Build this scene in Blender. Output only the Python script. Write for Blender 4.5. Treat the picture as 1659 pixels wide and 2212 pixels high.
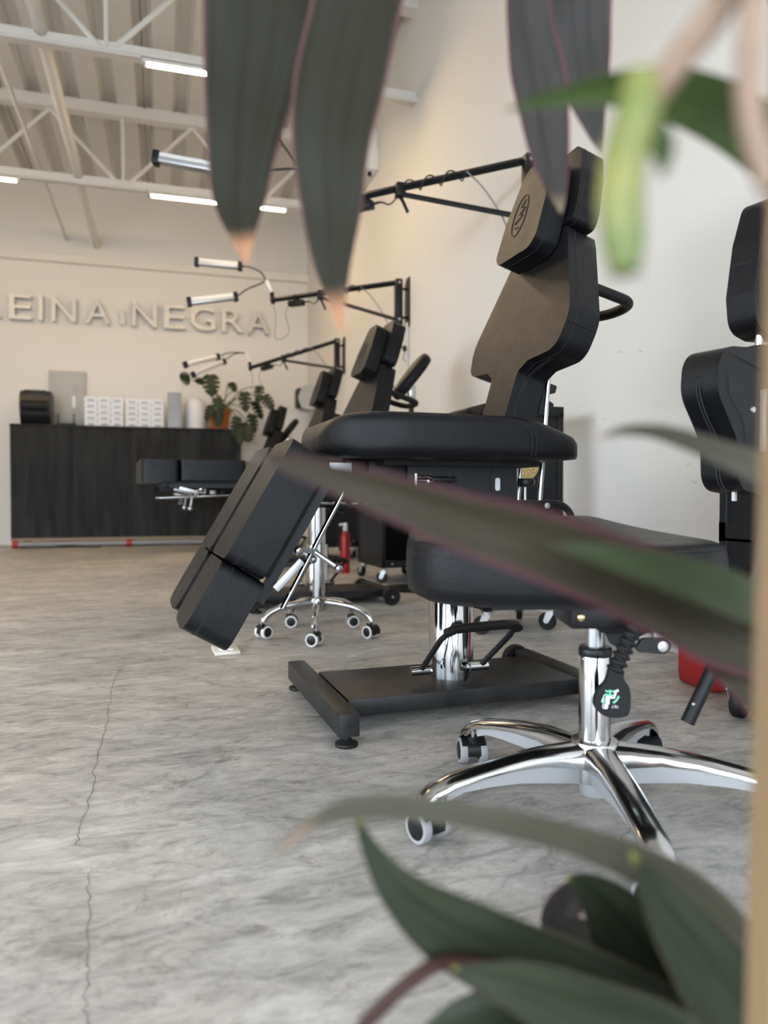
import bpy, bmesh, math, random
from mathutils import Vector, Matrix
from math import sin, cos, pi, radians, hypot, atan2

for o in list(bpy.data.objects):
    bpy.data.objects.remove(o)
SC = bpy.context.scene
COL = SC.collection
random.seed(7)

# ---------------------------------------------------------------- camera
FPX, CXP, CYP, HOR, CAMH = 1600.0, 829.5, 1106.0, 1070.0, 0.56
YAW = radians(16.68)
PITCH = math.atan((CYP - HOR) / FPX)
cam_data = bpy.data.cameras.new('camera')
cam = bpy.data.objects.new('camera', cam_data)
COL.objects.link(cam)
cam.location = (0, 0, CAMH)
cam.rotation_euler = (pi / 2 - PITCH, 0, -YAW)
cam_data.sensor_fit = 'VERTICAL'
cam_data.sensor_height = 36.0
cam_data.lens = FPX / 2212.0 * 36.0
cam_data.clip_start = 0.02
cam_data.clip_end = 200
cam_data.dof.use_dof = True
cam_data.dof.focus_distance = 1.72
cam_data.dof.aperture_fstop = 2.9
SC.camera = cam

# ---------------------------------------------------------------- world, lights, exposure
SC.view_settings.view_transform = 'Standard'
SC.view_settings.look = 'None'
SC.view_settings.gamma = 1.0
SC.view_settings.use_curve_mapping = False
SC.view_settings.exposure = 0.0
SC.cycles.use_denoising = True
SC.cycles.max_bounces = 5; SC.cycles.diffuse_bounces = 4; SC.cycles.glossy_bounces = 2; SC.cycles.transmission_bounces = 2
SC.cycles.caustics_reflective = False; SC.cycles.caustics_refractive = False
SC.cycles.use_adaptive_sampling = True; SC.cycles.adaptive_threshold = 0.055
world = bpy.data.worlds.new('overcast_sky')
SC.world = world
world.use_nodes = True
bg = world.node_tree.nodes['Background']
bg.inputs[0].default_value = (0.80, 0.90, 1.0, 1)
bg.inputs[1].default_value = 10.8
TUBE_COL, TUBE_STR = (1.0, 0.73, 0.43), 114.0

# room extents (m)
XR, XL, YB, YF, ZC = 1.75, -4.6, 9.17, -2.6, 4.08

_fw = Vector((sin(YAW) * cos(PITCH), cos(YAW) * cos(PITCH), -sin(PITCH)))
_rt = Vector((cos(YAW), -sin(YAW), 0))
_up = _rt.cross(_fw)
def at(px, py, depth):
    """world point seen at a pixel of the photograph, at a distance along the view axis"""
    return Vector((0, 0, CAMH)) + (_fw + _rt * ((px - CXP) / FPX) + _up * ((CYP - py) / FPX)) * depth
def on_y(px, py, y):
    d = _fw + _rt * ((px - CXP) / FPX) + _up * ((CYP - py) / FPX)
    return Vector((0, 0, CAMH)) + d * (y / d.y)
def on_x(px, py, x):
    d = _fw + _rt * ((px - CXP) / FPX) + _up * ((CYP - py) / FPX)
    return Vector((0, 0, CAMH)) + d * (x / d.x)

# ---------------------------------------------------------------- materials
MATS = {}
def pmat(name, col, rough=0.5, metal=0.0, bump=None, var=None, spec=0.5, coat=0.0, emit=None, trans=0.0):
    """bump=(scale, strength); var=(colour2, scale)"""
    m = bpy.data.materials.new(name); m.use_nodes = True
    nt = m.node_tree; b = nt.nodes['Principled BSDF']
    b.inputs['Base Color'].default_value = (*col, 1)
    b.inputs['Roughness'].default_value = rough
    b.inputs['Metallic'].default_value = metal
    b.inputs['Specular IOR Level'].default_value = spec
    b.inputs['Coat Weight'].default_value = coat
    if trans: b.inputs['Transmission Weight'].default_value = trans
    if emit:
        b.inputs['Emission Color'].default_value = (*emit[0], 1)
        b.inputs['Emission Strength'].default_value = emit[1]
    if bump or var:
        tc = nt.nodes.new('ShaderNodeTexCoord')
    if bump:
        n = nt.nodes.new('ShaderNodeTexNoise'); n.inputs['Scale'].default_value = bump[0]; n.inputs['Detail'].default_value = 3
        bp = nt.nodes.new('ShaderNodeBump'); bp.inputs['Strength'].default_value = bump[1]; bp.inputs['Distance'].default_value = 0.002
        nt.links.new(tc.outputs['Object'], n.inputs['Vector']); nt.links.new(n.outputs['Fac'], bp.inputs['Height'])
        nt.links.new(bp.outputs['Normal'], b.inputs['Normal'])
    if var:
        n2 = nt.nodes.new('ShaderNodeTexNoise'); n2.inputs['Scale'].default_value = var[1]; n2.inputs['Detail'].default_value = 5
        r = nt.nodes.new('ShaderNodeValToRGB')
        r.color_ramp.elements[0].position = 0.35; r.color_ramp.elements[1].position = 0.65
        r.color_ramp.elements[0].color = (*col, 1); r.color_ramp.elements[1].color = (*var[0], 1)
        nt.links.new(tc.outputs['Object'], n2.inputs['Vector']); nt.links.new(n2.outputs['Fac'], r.inputs['Fac'])
        nt.links.new(r.outputs['Color'], b.inputs['Base Color'])
    MATS[name] = m
    return m

def leather_mat():
    m = pmat('black_leather', (0.0070, 0.0072, 0.0084), 0.40, spec=0.19)
    nt = m.node_tree; b = nt.nodes['Principled BSDF']; L = nt.links.new
    tc = nt.nodes.new('ShaderNodeTexCoord')
    v = nt.nodes.new('ShaderNodeTexVoronoi'); v.inputs['Scale'].default_value = 520; v.feature = 'F1'
    n = nt.nodes.new('ShaderNodeTexNoise'); n.inputs['Scale'].default_value = 16; n.inputs['Detail'].default_value = 4
    L(tc.outputs['Object'], v.inputs['Vector']); L(tc.outputs['Object'], n.inputs['Vector'])
    mx = nt.nodes.new('ShaderNodeMath'); mx.operation = 'MULTIPLY_ADD'
    mx.inputs[1].default_value = 0.35
    L(v.outputs['Distance'], mx.inputs[0]); L(n.outputs['Fac'], mx.inputs[2])
    bp = nt.nodes.new('ShaderNodeBump'); bp.inputs['Strength'].default_value = 0.38; bp.inputs['Distance'].default_value = 0.003
    L(mx.outputs[0], bp.inputs['Height']); L(bp.outputs['Normal'], b.inputs['Normal'])
    rr = nt.nodes.new('ShaderNodeMapRange'); rr.inputs['To Min'].default_value = 0.30; rr.inputs['To Max'].default_value = 0.44
    L(n.outputs['Fac'], rr.inputs['Value']); L(rr.outputs['Result'], b.inputs['Roughness'])
    return m

def floor_mat():
    m = pmat('worn_concrete', (0.4, 0.4, 0.4), 0.5)
    nt = m.node_tree; b = nt.nodes['Principled BSDF']; L = nt.links.new
    tc = nt.nodes.new('ShaderNodeTexCoord')
    def noise(scale, stretch, detail, rough, rot=0.0, dist=0.0):
        mp = nt.nodes.new('ShaderNodeMapping'); mp.inputs['Scale'].default_value = stretch; mp.inputs['Rotation'].default_value = (0, 0, rot)
        n = nt.nodes.new('ShaderNodeTexNoise'); n.inputs['Scale'].default_value = scale
        n.inputs['Detail'].default_value = detail; n.inputs['Roughness'].default_value = rough; n.inputs['Distortion'].default_value = dist
        L(tc.outputs['Object'], mp.inputs['Vector']); L(mp.outputs['Vector'], n.inputs['Vector'])
        return n
    big = noise(1.1, (1, 1, 1), 5, 0.6, 0.0, 0.6)
    mid = noise(3.2, (0.8, 1.7, 1), 7, 0.74, 0.3, 1.3)
    fine = noise(17, (0.6, 1.5, 1), 6, 0.78, 0.25, 1.0)
    blot = noise(5.5, (1, 1.3, 1), 5, 0.8, 0.5, 1.8)
    def ramp(src, stops):
        r = nt.nodes.new('ShaderNodeValToRGB')
        while len(r.color_ramp.elements) < len(stops): r.color_ramp.elements.new(0.5)
        for e, (p, c) in zip(r.color_ramp.elements, stops):
            e.position = p; e.color = (*c, 1)
        L(src, r.inputs['Fac']); return r
    c1 = ramp(mid.outputs['Fac'], [(0.30, (0.28, 0.268, 0.256)), (0.46, (0.41, 0.395, 0.375)), (0.58, (0.50, 0.482, 0.458)), (0.72, (0.63, 0.615, 0.595))])
    c2 = ramp(fine.outputs['Fac'], [(0.33, (0.56, 0.56, 0.57)), (0.5, (1.0, 0.99, 0.975)), (0.66, (1.26, 1.25, 1.24))])
    c3 = ramp(big.outputs['Fac'], [(0.3, (0.80, 0.81, 0.83)), (0.7, (1.12, 1.09, 1.04))])
    c4 = ramp(blot.outputs['Fac'], [(0.34, (0.70, 0.68, 0.65)), (0.44, (1, 1, 1)), (0.62, (1, 1, 1)), (0.74, (1.28, 1.28, 1.28))])
    def mul(a, c):
        x = nt.nodes.new('ShaderNodeMix'); x.data_type = 'RGBA'; x.blend_type = 'MULTIPLY'; x.inputs['Factor'].default_value = 1
        L(a, x.inputs[6]); L(c, x.inputs[7]); return x.outputs[2]
    c = mul(mul(mul(c1.outputs[0], c2.outputs[0]), c3.outputs[0]), c4.outputs[0])
    L(c, b.inputs['Base Color'])
    rr = nt.nodes.new('ShaderNodeMapRange'); rr.inputs['To Min'].default_value = 0.62; rr.inputs['To Max'].default_value = 0.40
    L(mid.outputs['Fac'], rr.inputs['Value']); L(rr.outputs['Result'], b.inputs['Roughness'])
    bp = nt.nodes.new('ShaderNodeBump'); bp.inputs['Strength'].default_value = 0.25; bp.inputs['Distance'].default_value = 0.002
    L(fine.outputs['Fac'], bp.inputs['Height']); L(bp.outputs['Normal'], b.inputs['Normal'])
    return m

def counter_mat():
    m = pmat('black_stained_wood', (0.02, 0.02, 0.02), 0.62, spec=0.25)
    nt = m.node_tree; b = nt.nodes['Principled BSDF']; L = nt.links.new
    tc = nt.nodes.new('ShaderNodeTexCoord'); mp = nt.nodes.new('ShaderNodeMapping'); mp.inputs['Scale'].default_value = (7, 7, 0.9)
    n = nt.nodes.new('ShaderNodeTexNoise'); n.inputs['Scale'].default_value = 1.6; n.inputs['Detail'].default_value = 6; n.inputs['Distortion'].default_value = 0.6
    r = nt.nodes.new('ShaderNodeValToRGB')
    r.color_ramp.elements[0].position = 0.40; r.color_ramp.elements[0].color = (0.0045, 0.0045, 0.0045, 1)
    r.color_ramp.elements[1].position = 0.78; r.color_ramp.elements[1].color = (0.026, 0.0265, 0.027, 1)
    L(tc.outputs['Object'], mp.inputs['Vector']); L(mp.outputs['Vector'], n.inputs['Vector']); L(n.outputs['Fac'], r.inputs['Fac']); L(r.outputs['Color'], b.inputs['Base Color'])
    return m

def leaf_mat(name, inner, inner2, edge, tip, tip_at=0.90, edge_at=0.90, midrib=(0.05, 0.06, 0.03)):
    """u of the UV map runs across the blade, v along it"""
    m = pmat(name, inner, 0.55, spec=0.16)
    nt = m.node_tree; b = nt.nodes['Principled BSDF']; L = nt.links.new
    uv = nt.nodes.new('ShaderNodeUVMap'); sp = nt.nodes.new('ShaderNodeSeparateXYZ'); L(uv.outputs['UV'], sp.inputs[0])
    def math_(op, a, v=None, v2=None):
        x = nt.nodes.new('ShaderNodeMath'); x.operation = op; L(a, x.inputs[0])
        if v is not None: x.inputs[1].default_value = v
        return x.outputs[0]
    across = math_('ABSOLUTE', math_('MULTIPLY', math_('SUBTRACT', sp.outputs[0], 0.5), 2.0))
    tc = nt.nodes.new('ShaderNodeTexCoord')
    mp = nt.nodes.new('ShaderNodeMapping'); mp.inputs['Scale'].default_value = (9, 1.6, 1)
    L(uv.outputs['UV'], mp.inputs['Vector'])
    n = nt.nodes.new('ShaderNodeTexNoise'); n.inputs['Scale'].default_value = 1.4; n.inputs['Detail'].default_value = 4
    L(mp.outputs['Vector'], n.inputs['Vector'])
    r0 = nt.nodes.new('ShaderNodeValToRGB'); r0.color_ramp.elements[0].position = 0.38; r0.color_ramp.elements[1].position = 0.62
    r0.color_ramp.elements[0].color = (*inner, 1); r0.color_ramp.elements[1].color = (*inner2, 1)
    L(n.outputs['Fac'], r0.inputs['Fac'])
    def step(src, a, bb):
        x = nt.nodes.new('ShaderNodeMapRange'); x.interpolation_type = 'SMOOTHSTEP'
        x.inputs['From Min'].default_value = a; x.inputs['From Max'].default_value = bb; L(src, x.inputs['Value']); return x.outputs['Result']
    def mix(fac, a, col):
        x = nt.nodes.new('ShaderNodeMix'); x.data_type = 'RGBA'; L(fac, x.inputs['Factor']); L(a, x.inputs[6]); x.inputs[7].default_value = (*col, 1); return x.outputs[2]
    c = mix(step(across, edge_at - 0.05, edge_at + 0.04), r0.outputs[0], edge)
    c = mix(step(sp.outputs[1], tip_at - 0.05, tip_at + 0.04), c, tip)
    L(c, b.inputs['Base Color'])
    return m

LEATHER = leather_mat(); FLOOR = floor_mat(); COUNTER = counter_mat()
PAVE = pmat('unseen_paving', (0.20, 0.19, 0.18), 0.9)
WALL = pmat('white_plaster', (0.78, 0.755, 0.715), 0.85, bump=(60, 0.05))
CEIL = pmat('painted_steel_deck', (0.72, 0.69, 0.64), 0.7)
STEELW = pmat('white_painted_steel', (0.76, 0.73, 0.68), 0.6)
CHROME = pmat('chrome', (0.55, 0.556, 0.565), 0.09, 1.0)
BRUSHED = pmat('brushed_steel', (0.48, 0.49, 0.51), 0.32, 1.0)
ALU = pmat('polished_aluminium', (0.56, 0.56, 0.565), 0.16, 1.0, bump=(30, 0.05))
CASTALU = pmat('cast_aluminium', (0.50, 0.51, 0.53), 0.45, 0.5)
BLACKSTEEL = pmat('black_powder_steel', (0.010, 0.0105, 0.012), 0.42, bump=(400, 0.10), spec=0.26)
DUSTY = pmat('dusty_black_steel', (0.011, 0.0115, 0.013), 0.45, var=((0.024, 0.0235, 0.023), 22), bump=(300, 0.15), spec=0.28)
BLACKPLASTIC = pmat('black_plastic', (0.009, 0.009, 0.010), 0.36, spec=0.28)
RUBBER = pmat('black_rubber', (0.009, 0.009, 0.0095), 0.55, spec=0.24)
GREYTYRE = pmat('grey_tyre', (0.30, 0.30, 0.31), 0.55)
WHITETYRE = pmat('white_tyre', (0.72, 0.70, 0.68), 0.55)
SEAM = pmat('dark_thread', (0.026, 0.026, 0.027), 0.8, spec=0.2)
FABRIC = pmat('black_fabric', (0.008, 0.008, 0.008), 0.95, bump=(200, 0.4))
SATIN = pmat('satin_plate', (0.55, 0.56, 0.58), 0.4, 0.6)
BRASS = pmat('brass_bolt', (0.78, 0.62, 0.30), 0.28, 1.0)
ZINC = pmat('zinc', (0.50, 0.50, 0.50), 0.38, 0.85)
RED = pmat('red_plastic', (0.36, 0.010, 0.012), 0.42)
GOLD = pmat('gold_print', (0.66, 0.48, 0.20), 0.45, 0.25)
GOLDDARK = pmat('gold_dark_print', (0.16, 0.10, 0.04), 0.6)
WHITE = pmat('white_paint', (0.80, 0.80, 0.80), 0.5)
LABELW = pmat('white_print', (0.82, 0.86, 0.92), 0.5)
LABELG = pmat('green_print', (0.18, 0.72, 0.42), 0.5)
GREYBOX = pmat('grey_painted_metal', (0.43, 0.435, 0.42), 0.5)
BLUEGREY = pmat('grey_blue_carton', (0.27, 0.30, 0.34), 0.5, var=((0.42, 0.45, 0.5), 3))
CARTON = pmat('white_carton', (0.80, 0.83, 0.88), 0.55)
CARTONMARK = pmat('grey_print', (0.38, 0.42, 0.50), 0.6)
CREAM = pmat('cream_plastic', (0.74, 0.70, 0.60), 0.45)
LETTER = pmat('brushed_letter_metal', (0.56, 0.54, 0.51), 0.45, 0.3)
LETTERSHADE = pmat('shaded_letter_return', (0.20, 0.195, 0.185), 0.5, 0.3)  # letter sides darkened, their shade put into the colour
TERRACOTTA = pmat('terracotta', (0.46, 0.125, 0.022), 0.6)
SOIL = pmat('soil', (0.03, 0.02, 0.012), 0.95)
MONST = pmat('monstera_green', (0.016, 0.034, 0.010), 0.45, var=((0.008, 0.016, 0.007), 9), spec=0.3)
MONSTSTEM = pmat('plant_stem_green', (0.12, 0.13, 0.06), 0.6)
WOODSTRIP = pmat('plywood_edge', (0.30, 0.22, 0.14), 0.7)
GALV = pmat('galvanised_pipe', (0.26, 0.27, 0.28), 0.6, 0.3)
POSTWOOD = pmat('tan_wood', (0.26, 0.165, 0.085), 0.65, var=((0.21, 0.135, 0.07), 6))
TUBE = pmat('lit_tube', (1, 1, 1), 0.5, emit=(TUBE_COL, TUBE_STR))
LEDOFF = pmat('led_diffuser', (0.80, 0.79, 0.77), 0.4)
ALUGREY = pmat('lamp_aluminium', (0.50, 0.50, 0.52), 0.4, 0.7)
CABLE = pmat('black_cable', (0.02, 0.02, 0.02), 0.6)
CABLEGREY = pmat('grey_cable', (0.25, 0.24, 0.23), 0.6)
CONDUIT = pmat('white_conduit', (0.66, 0.63, 0.59), 0.6)
CRACK = pmat('floor_crack', (0.15, 0.145, 0.14), 0.9)
SCUFF = pmat('wall_scuff', (0.30, 0.29, 0.28), 0.9)
RESIDUE = pmat('plaster_residue', (0.52, 0.50, 0.47), 0.9)
STEMTAN = pmat('tan_stem', (0.20, 0.12, 0.075), 0.6, var=((0.25, 0.17, 0.12), 40))
SHOOT = pmat('young_shoot', (0.185, 0.185, 0.045), 0.5, var=((0.10, 0.135, 0.028), 40))
SHOOTDARK = pmat('shoot_leaf', (0.12, 0.28, 0.05), 0.45)
LEAF_TOP = leaf_mat('leaf_dark', (0.0145, 0.0130, 0.0072), (0.021, 0.0205, 0.0135), (0.105, 0.045, 0.045), (0.33, 0.165, 0.085), 0.90, 0.955)
LEAF_PURP = leaf_mat('leaf_purple', (0.026, 0.0235, 0.021), (0.040, 0.036, 0.034), (0.105, 0.028, 0.045), (0.15, 0.11, 0.07), 0.95, 0.93)
LEAF_PINK = leaf_mat('leaf_pink_edge', (0.034, 0.029, 0.018), (0.021, 0.017, 0.009), (0.060, 0.020, 0.025), (0.13, 0.10, 0.09), 0.97, 0.84)
LEAF_MID = leaf_mat('leaf_mid_green', (0.024, 0.037, 0.011), (0.017, 0.024, 0.008), (0.030, 0.034, 0.014), (0.026, 0.026, 0.013), 0.93, 0.90)
LEAF_GREEN = leaf_mat('leaf_green', (0.0135, 0.0185, 0.0095), (0.026, 0.033, 0.019), (0.06, 0.045, 0.032), (0.20, 0.19, 0.04), 0.97, 0.96)
LEAF_GREY = leaf_mat('leaf_grey_green', (0.040, 0.038, 0.024), (0.055, 0.053, 0.036), (0.08, 0.06, 0.05), (0.16, 0.11, 0.08), 0.93, 0.95)
LEAF_BRIGHT = leaf_mat('leaf_bright', (0.035, 0.062, 0.010), (0.022, 0.040, 0.007), (0.10, 0.08, 0.04), (0.15, 0.11, 0.07), 0.95, 0.95)

# ---------------------------------------------------------------- mesh helpers
def circ(n, r=1.0, a0=0.0):
    return [(r * cos(a0 + 2 * pi * i / n), r * sin(a0 + 2 * pi * i / n)) for i in range(n)]

def round_poly(pts, radii, seg=5):
    """2D polygon with rounded corners"""
    n = len(pts); out = []
    if not isinstance(radii, (list, tuple)): radii = [radii] * n
    for i in range(n):
        p = Vector(pts[i]); a = Vector(pts[i - 1]) - p; b = Vector(pts[(i + 1) % n]) - p
        la, lb = a.length, b.length; a.normalize(); b.normalize()
        ang = math.acos(max(-1, min(1, a.dot(b))))
        r = radii[i]
        if r <= 1e-6 or ang > pi - 0.02:
            out.append((p.x, p.y)); continue
        t = min(r / math.tan(ang / 2), la * 0.48, lb * 0.48); r = t * math.tan(ang / 2)
        c = p + (a + b).normalized() * (r / sin(ang / 2))
        s = p + a * t - c; e = p + b * t - c
        a0 = atan2(s.y, s.x); a1 = atan2(e.y, e.x); d = (a1 - a0 + pi) % (2 * pi) - pi
        for k in range(seg + 1):
            th = a0 + d * k / seg
            out.append((c.x + r * cos(th), c.y + r * sin(th)))
    return out

class MB:
    def __init__(s, M=None):
        s.v, s.f, s.M, s.uv = [], [], M or Matrix.Identity(4), None
    def add(s, verts, faces, M=None):
        T = s.M @ M if M is not None else s.M
        k = len(s.v)
        s.v += [T @ Vector(p) for p in verts]
        s.f += [tuple(i + k for i in f) for f in faces]
        return s
    def box(s, c, size, M=None, bevel=0.0, seg=2):
        x, y, z = size[0] / 2, size[1] / 2, size[2] / 2
        if bevel > 0:
            bm = bmesh.new(); bmesh.ops.create_cube(bm, size=1.0)
            for v in bm.verts: v.co = Vector((v.co.x * size[0], v.co.y * size[1], v.co.z * size[2]))
            bmesh.ops.bevel(bm, geom=list(bm.edges), offset=bevel, segments=seg, affect='EDGES', profile=0.5)
            bm.verts.index_update()
            vs = [v.co + Vector(c) for v in bm.verts]; fs = [tuple(v.index for v in f.verts) for f in bm.faces]; bm.free()
            return s.add(vs, fs, M)
        vs = [(c[0] + i * x, c[1] + j * y, c[2] + k * z) for i in (-1, 1) for j in (-1, 1) for k in (-1, 1)]
        return s.add(vs, [(0, 1, 3, 2), (4, 6, 7, 5), (0, 4, 5, 1), (2, 3, 7, 6), (0, 2, 6, 4), (1, 5, 7, 3)], M)
    def prism(s, outline, z0, z1, M=None, bevel=0.0, seg=3):
        """outline in local xy, from z0 to z1"""
        a = sum(outline[i - 1][0] * outline[i][1] - outline[i][0] * outline[i - 1][1] for i in range(len(outline)))
        if a < 0: outline = outline[::-1]
        n = len(outline)
        bm = bmesh.new()
        lo = [bm.verts.new((p[0], p[1], z0)) for p in outline]; hi = [bm.verts.new((p[0], p[1], z1)) for p in outline]
        bm.faces.new(lo[::-1]); bm.faces.new(hi)
        for i in range(n): bm.faces.new((lo[i], lo[(i + 1) % n], hi[(i + 1) % n], hi[i]))
        if bevel > 0:
            es = [e for e in bm.edges if len(e.link_faces) == 2 and e.calc_face_angle(0) > 1.0 and abs(e.verts[0].co.z - e.verts[1].co.z) < 1e-6]
            bmesh.ops.bevel(bm, geom=es, offset=bevel, segments=seg, affect='EDGES', profile=0.5, clamp_overlap=True)
        bm.verts.index_update()
        vs = [v.co.copy() for v in bm.verts]; fs = [tuple(v.index for v in f.verts) for f in bm.faces]; bm.free()
        return s.add(vs, fs, M)
    def loft(s, rings, M=None, cap=True):
        n = len(rings[0]); vs = [p for r in rings for p in r]; fs = []
        for k in range(len(rings) - 1):
            for i in range(n):
                j = (i + 1) % n
                fs.append((k * n + i, k * n + j, (k + 1) * n + j, (k + 1) * n + i))
        if cap:
            fs.append(tuple(range(n))[::-1]); fs.append(tuple((len(rings) - 1) * n + i for i in range(n)))
        return s.add(vs, fs, M)
    def tube(s, pts, r, n=10, M=None, smooth=0, cap=True, flat=1.0):
        P = [Vector(p) for p in pts]
        if smooth: P = catmull(P, smooth)
        rs = r if isinstance(r, (list, tuple)) else None
        if rs and len(rs) != len(P):
            rs = [rs[min(int(i / (len(P) - 1) * (len(rs) - 1)), len(rs) - 2)] * (1 - (i / (len(P) - 1) * (len(rs) - 1)) % 1) + rs[min(int(i / (len(P) - 1) * (len(rs) - 1)) + 1, len(rs) - 1)] * ((i / (len(P) - 1) * (len(rs) - 1)) % 1) if i < len(P) - 1 else rs[-1] for i in range(len(P))]
        t0 = (P[1] - P[0]).normalized()
        ref = Vector((0, 0, 1)) if abs(t0.z) < 0.9 else Vector((1, 0, 0))
        nn = t0.cross(ref).normalized(); rings = []; prev = t0
        for i, p in enumerate(P):
            a = P[i + 1] - p if i < len(P) - 1 else p - P[i - 1]
            b = p - P[i - 1] if i > 0 else a
            t = (a.normalized() + b.normalized())
            t = t.normalized() if t.length > 1e-6 else a.normalized()
            q = prev.rotation_difference(t); nn = (q @ nn); nn = (nn - t * nn.dot(t)).normalized(); prev = t
            bb = t.cross(nn); rad = rs[i] if rs else r
            rings.append([p + nn * (rad * cos(2 * pi * k / n)) + bb * (rad * flat * sin(2 * pi * k / n)) for k in range(n)])
        return s.loft(rings, M, cap)
    def cyl(s, a, b, r, n=20, M=None, r2=None):
        return s.tube([a, b], [r, r2 if r2 is not None else r], n, M)
    def lathe(s, prof, n=24, M=None, cap=True):
        """prof: list of (radius, z)"""
        return s.loft([[(r * cos(2 * pi * k / n), r * sin(2 * pi * k / n), z) for k in range(n)] for r, z in prof], M, cap)
    def ball(s, c, r, M=None, n=12, sc=(1, 1, 1)):
        prof = [(max(1e-4, r * sin(pi * i / 8)), -r * cos(pi * i / 8)) for i in range(9)]
        T = Matrix.Translation(c) @ Matrix.Diagonal((*sc, 1))
        return s.lathe(prof, n, (M @ T) if M is not None else T)
    def torus(s, c, R, r, M=None, n=24, m=8):
        rings = []
        for i in range(n):
            a = 2 * pi * i / n
            rings.append([(c[0] + (R + r * cos(2 * pi * k / m)) * cos(a), c[1] + (R + r * cos(2 * pi * k / m)) * sin(a), c[2] + r * sin(2 * pi * k / m)) for k in range(m)])
        vs = [p for q in rings for p in q]
        fs = [(i * m + k, ((i + 1) % n) * m + k, ((i + 1) % n) * m + (k + 1) % m, i * m + (k + 1) % m) for i in range(n) for k in range(m)]
        return s.add(vs, fs, M)
    def build(s, name, mat, parent=None, smooth=True, angle=38, kind=None):
        me = bpy.data.meshes.new(name)
        me.from_pydata(s.v, [], s.f); me.update()
        bm = bmesh.new(); bm.from_mesh(me); bmesh.ops.recalc_face_normals(bm, faces=bm.faces); bm.to_mesh(me); bm.free()
        if smooth:
            me.shade_smooth()
            me.set_sharp_from_angle(angle=radians(angle))
        me.materials.append(mat)
        o = bpy.data.objects.new(name, me); COL.objects.link(o)
        if parent: o.parent = parent
        if kind: o['kind'] = kind
        return o

def catmull(P, k):
    P = [Vector(p) for p in P]; out = []
    for i in range(len(P) - 1):
        p0 = P[i - 1] if i else P[0] * 2 - P[1]; p1, p2 = P[i], P[i + 1]
        p3 = P[i + 2] if i + 2 < len(P) else P[-1] * 2 - P[-2]
        for j in range(k):
            t = j / k
            out.append(0.5 * ((2 * p1) + (p2 - p0) * t + (2 * p0 - 5 * p1 + 4 * p2 - p3) * t * t + (3 * p1 - p0 - 3 * p2 + p3) * t ** 3))
    out.append(P[-1]); return out

def tag(o, label=None, cat=None, group=None, kind=None):
    if label: o['label'] = label
    if cat: o['category'] = cat
    if group: o['group'] = group
    if kind: o['kind'] = kind
    return o
def empty(name, loc=(0, 0, 0), rz=0.0):
    o = bpy.data.objects.new(name, None); COL.objects.link(o)
    o.location = loc; o.rotation_euler = (0, 0, rz); o.empty_display_size = 0.1
    return o
def copy_tree(o, parent=None):
    c = o.copy(); COL.objects.link(c); c.parent = parent
    for ch in list(o.children): copy_tree(ch, c)
    return c
def frame(o, x, y, z):
    """matrix from an origin and three axes"""
    return Matrix(((x[0], y[0], z[0], o[0]), (x[1], y[1], z[1], o[1]), (x[2], y[2], z[2], o[2]), (0, 0, 0, 1)))
def rr(w, h, r, n=4):
    return round_poly([(-w, -h), (w, -h), (w, h), (-w, h)], min(r, w * 0.95, h * 0.95), n)
def lerp_table(tab, x):
    if x <= tab[0][0]: return tab[0][1]
    for (a, va), (b, vb) in zip(tab, tab[1:]):
        if x <= b: return va + (vb - va) * (x - a) / (b - a)
    return tab[-1][1]
_textcache = {}
def text_mesh(ch, extrude):
    """one character as mesh data, baseline at y=0, x from 0, unit capital height"""
    cu = bpy.data.curves.new('glyph', 'FONT'); cu.body = ch; cu.extrude = extrude; cu.size = 1.0; cu.offset = 0.004
    ob = bpy.data.objects.new('glyph', cu); COL.objects.link(ob)
    dg = bpy.context.evaluated_depsgraph_get(); dg.update()
    me = bpy.data.meshes.new_from_object(ob.evaluated_get(dg))
    bpy.data.objects.remove(ob); bpy.data.curves.remove(cu)
    xs = [v.co.x for v in me.vertices]; ys = [v.co.y for v in me.vertices]
    return me, min(xs), max(xs), min(ys), max(ys)

#@@STRUCTURE
# ---------------------------------------------------------------- the room
def box_struct(name, c, size, mat):
    o = MB().box(c, size).build(name, mat, smooth=False); o['kind'] = 'structure'; return o
fl = box_struct('floor', ((XL + XR) / 2, (YF + YB) / 2, -0.05), (XR - XL + 0.4, YB - YF + 0.4, 0.1), FLOOR)
wr = box_struct('wall_right', (XR + 0.1, (YF + YB) / 2, 2.15), (0.2, YB - YF + 0.4, 4.3), WALL)
wb = box_struct('wall_back', ((XL + XR) / 2, YB + 0.1, 2.15), (XR - XL, 0.2, 4.3), WALL)
# side wall with a wide unseen opening, added to daylight the near right wall
WY0, WY1, WZ = -2.1, 2.9, 2.6
wl = MB().box((XL - 0.1, (WY1 + YB) / 2, 2.15), (0.2, YB - WY1 + 0.2, 4.3)).box((XL - 0.1, (YF + WY0) / 2, 2.15), (0.2, WY0 - YF + 0.2, 4.3)).box((XL - 0.1, (WY0 + WY1) / 2, (WZ + 4.3) / 2), (0.2, WY1 - WY0, 4.3 - WZ))
tag(wl.build('wall_left', WALL, smooth=False), kind='structure')
gp = MB().box((XL - 20.3, 5, -0.06), (40, 80, 0.1)).box((20, YF - 20.3, -0.06), (40.6, 40, 0.1)).build('unseen_pavement', PAVE, smooth=False); gp['kind'] = 'structure'  # unseen street ground, added to block light from below the horizon
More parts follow.
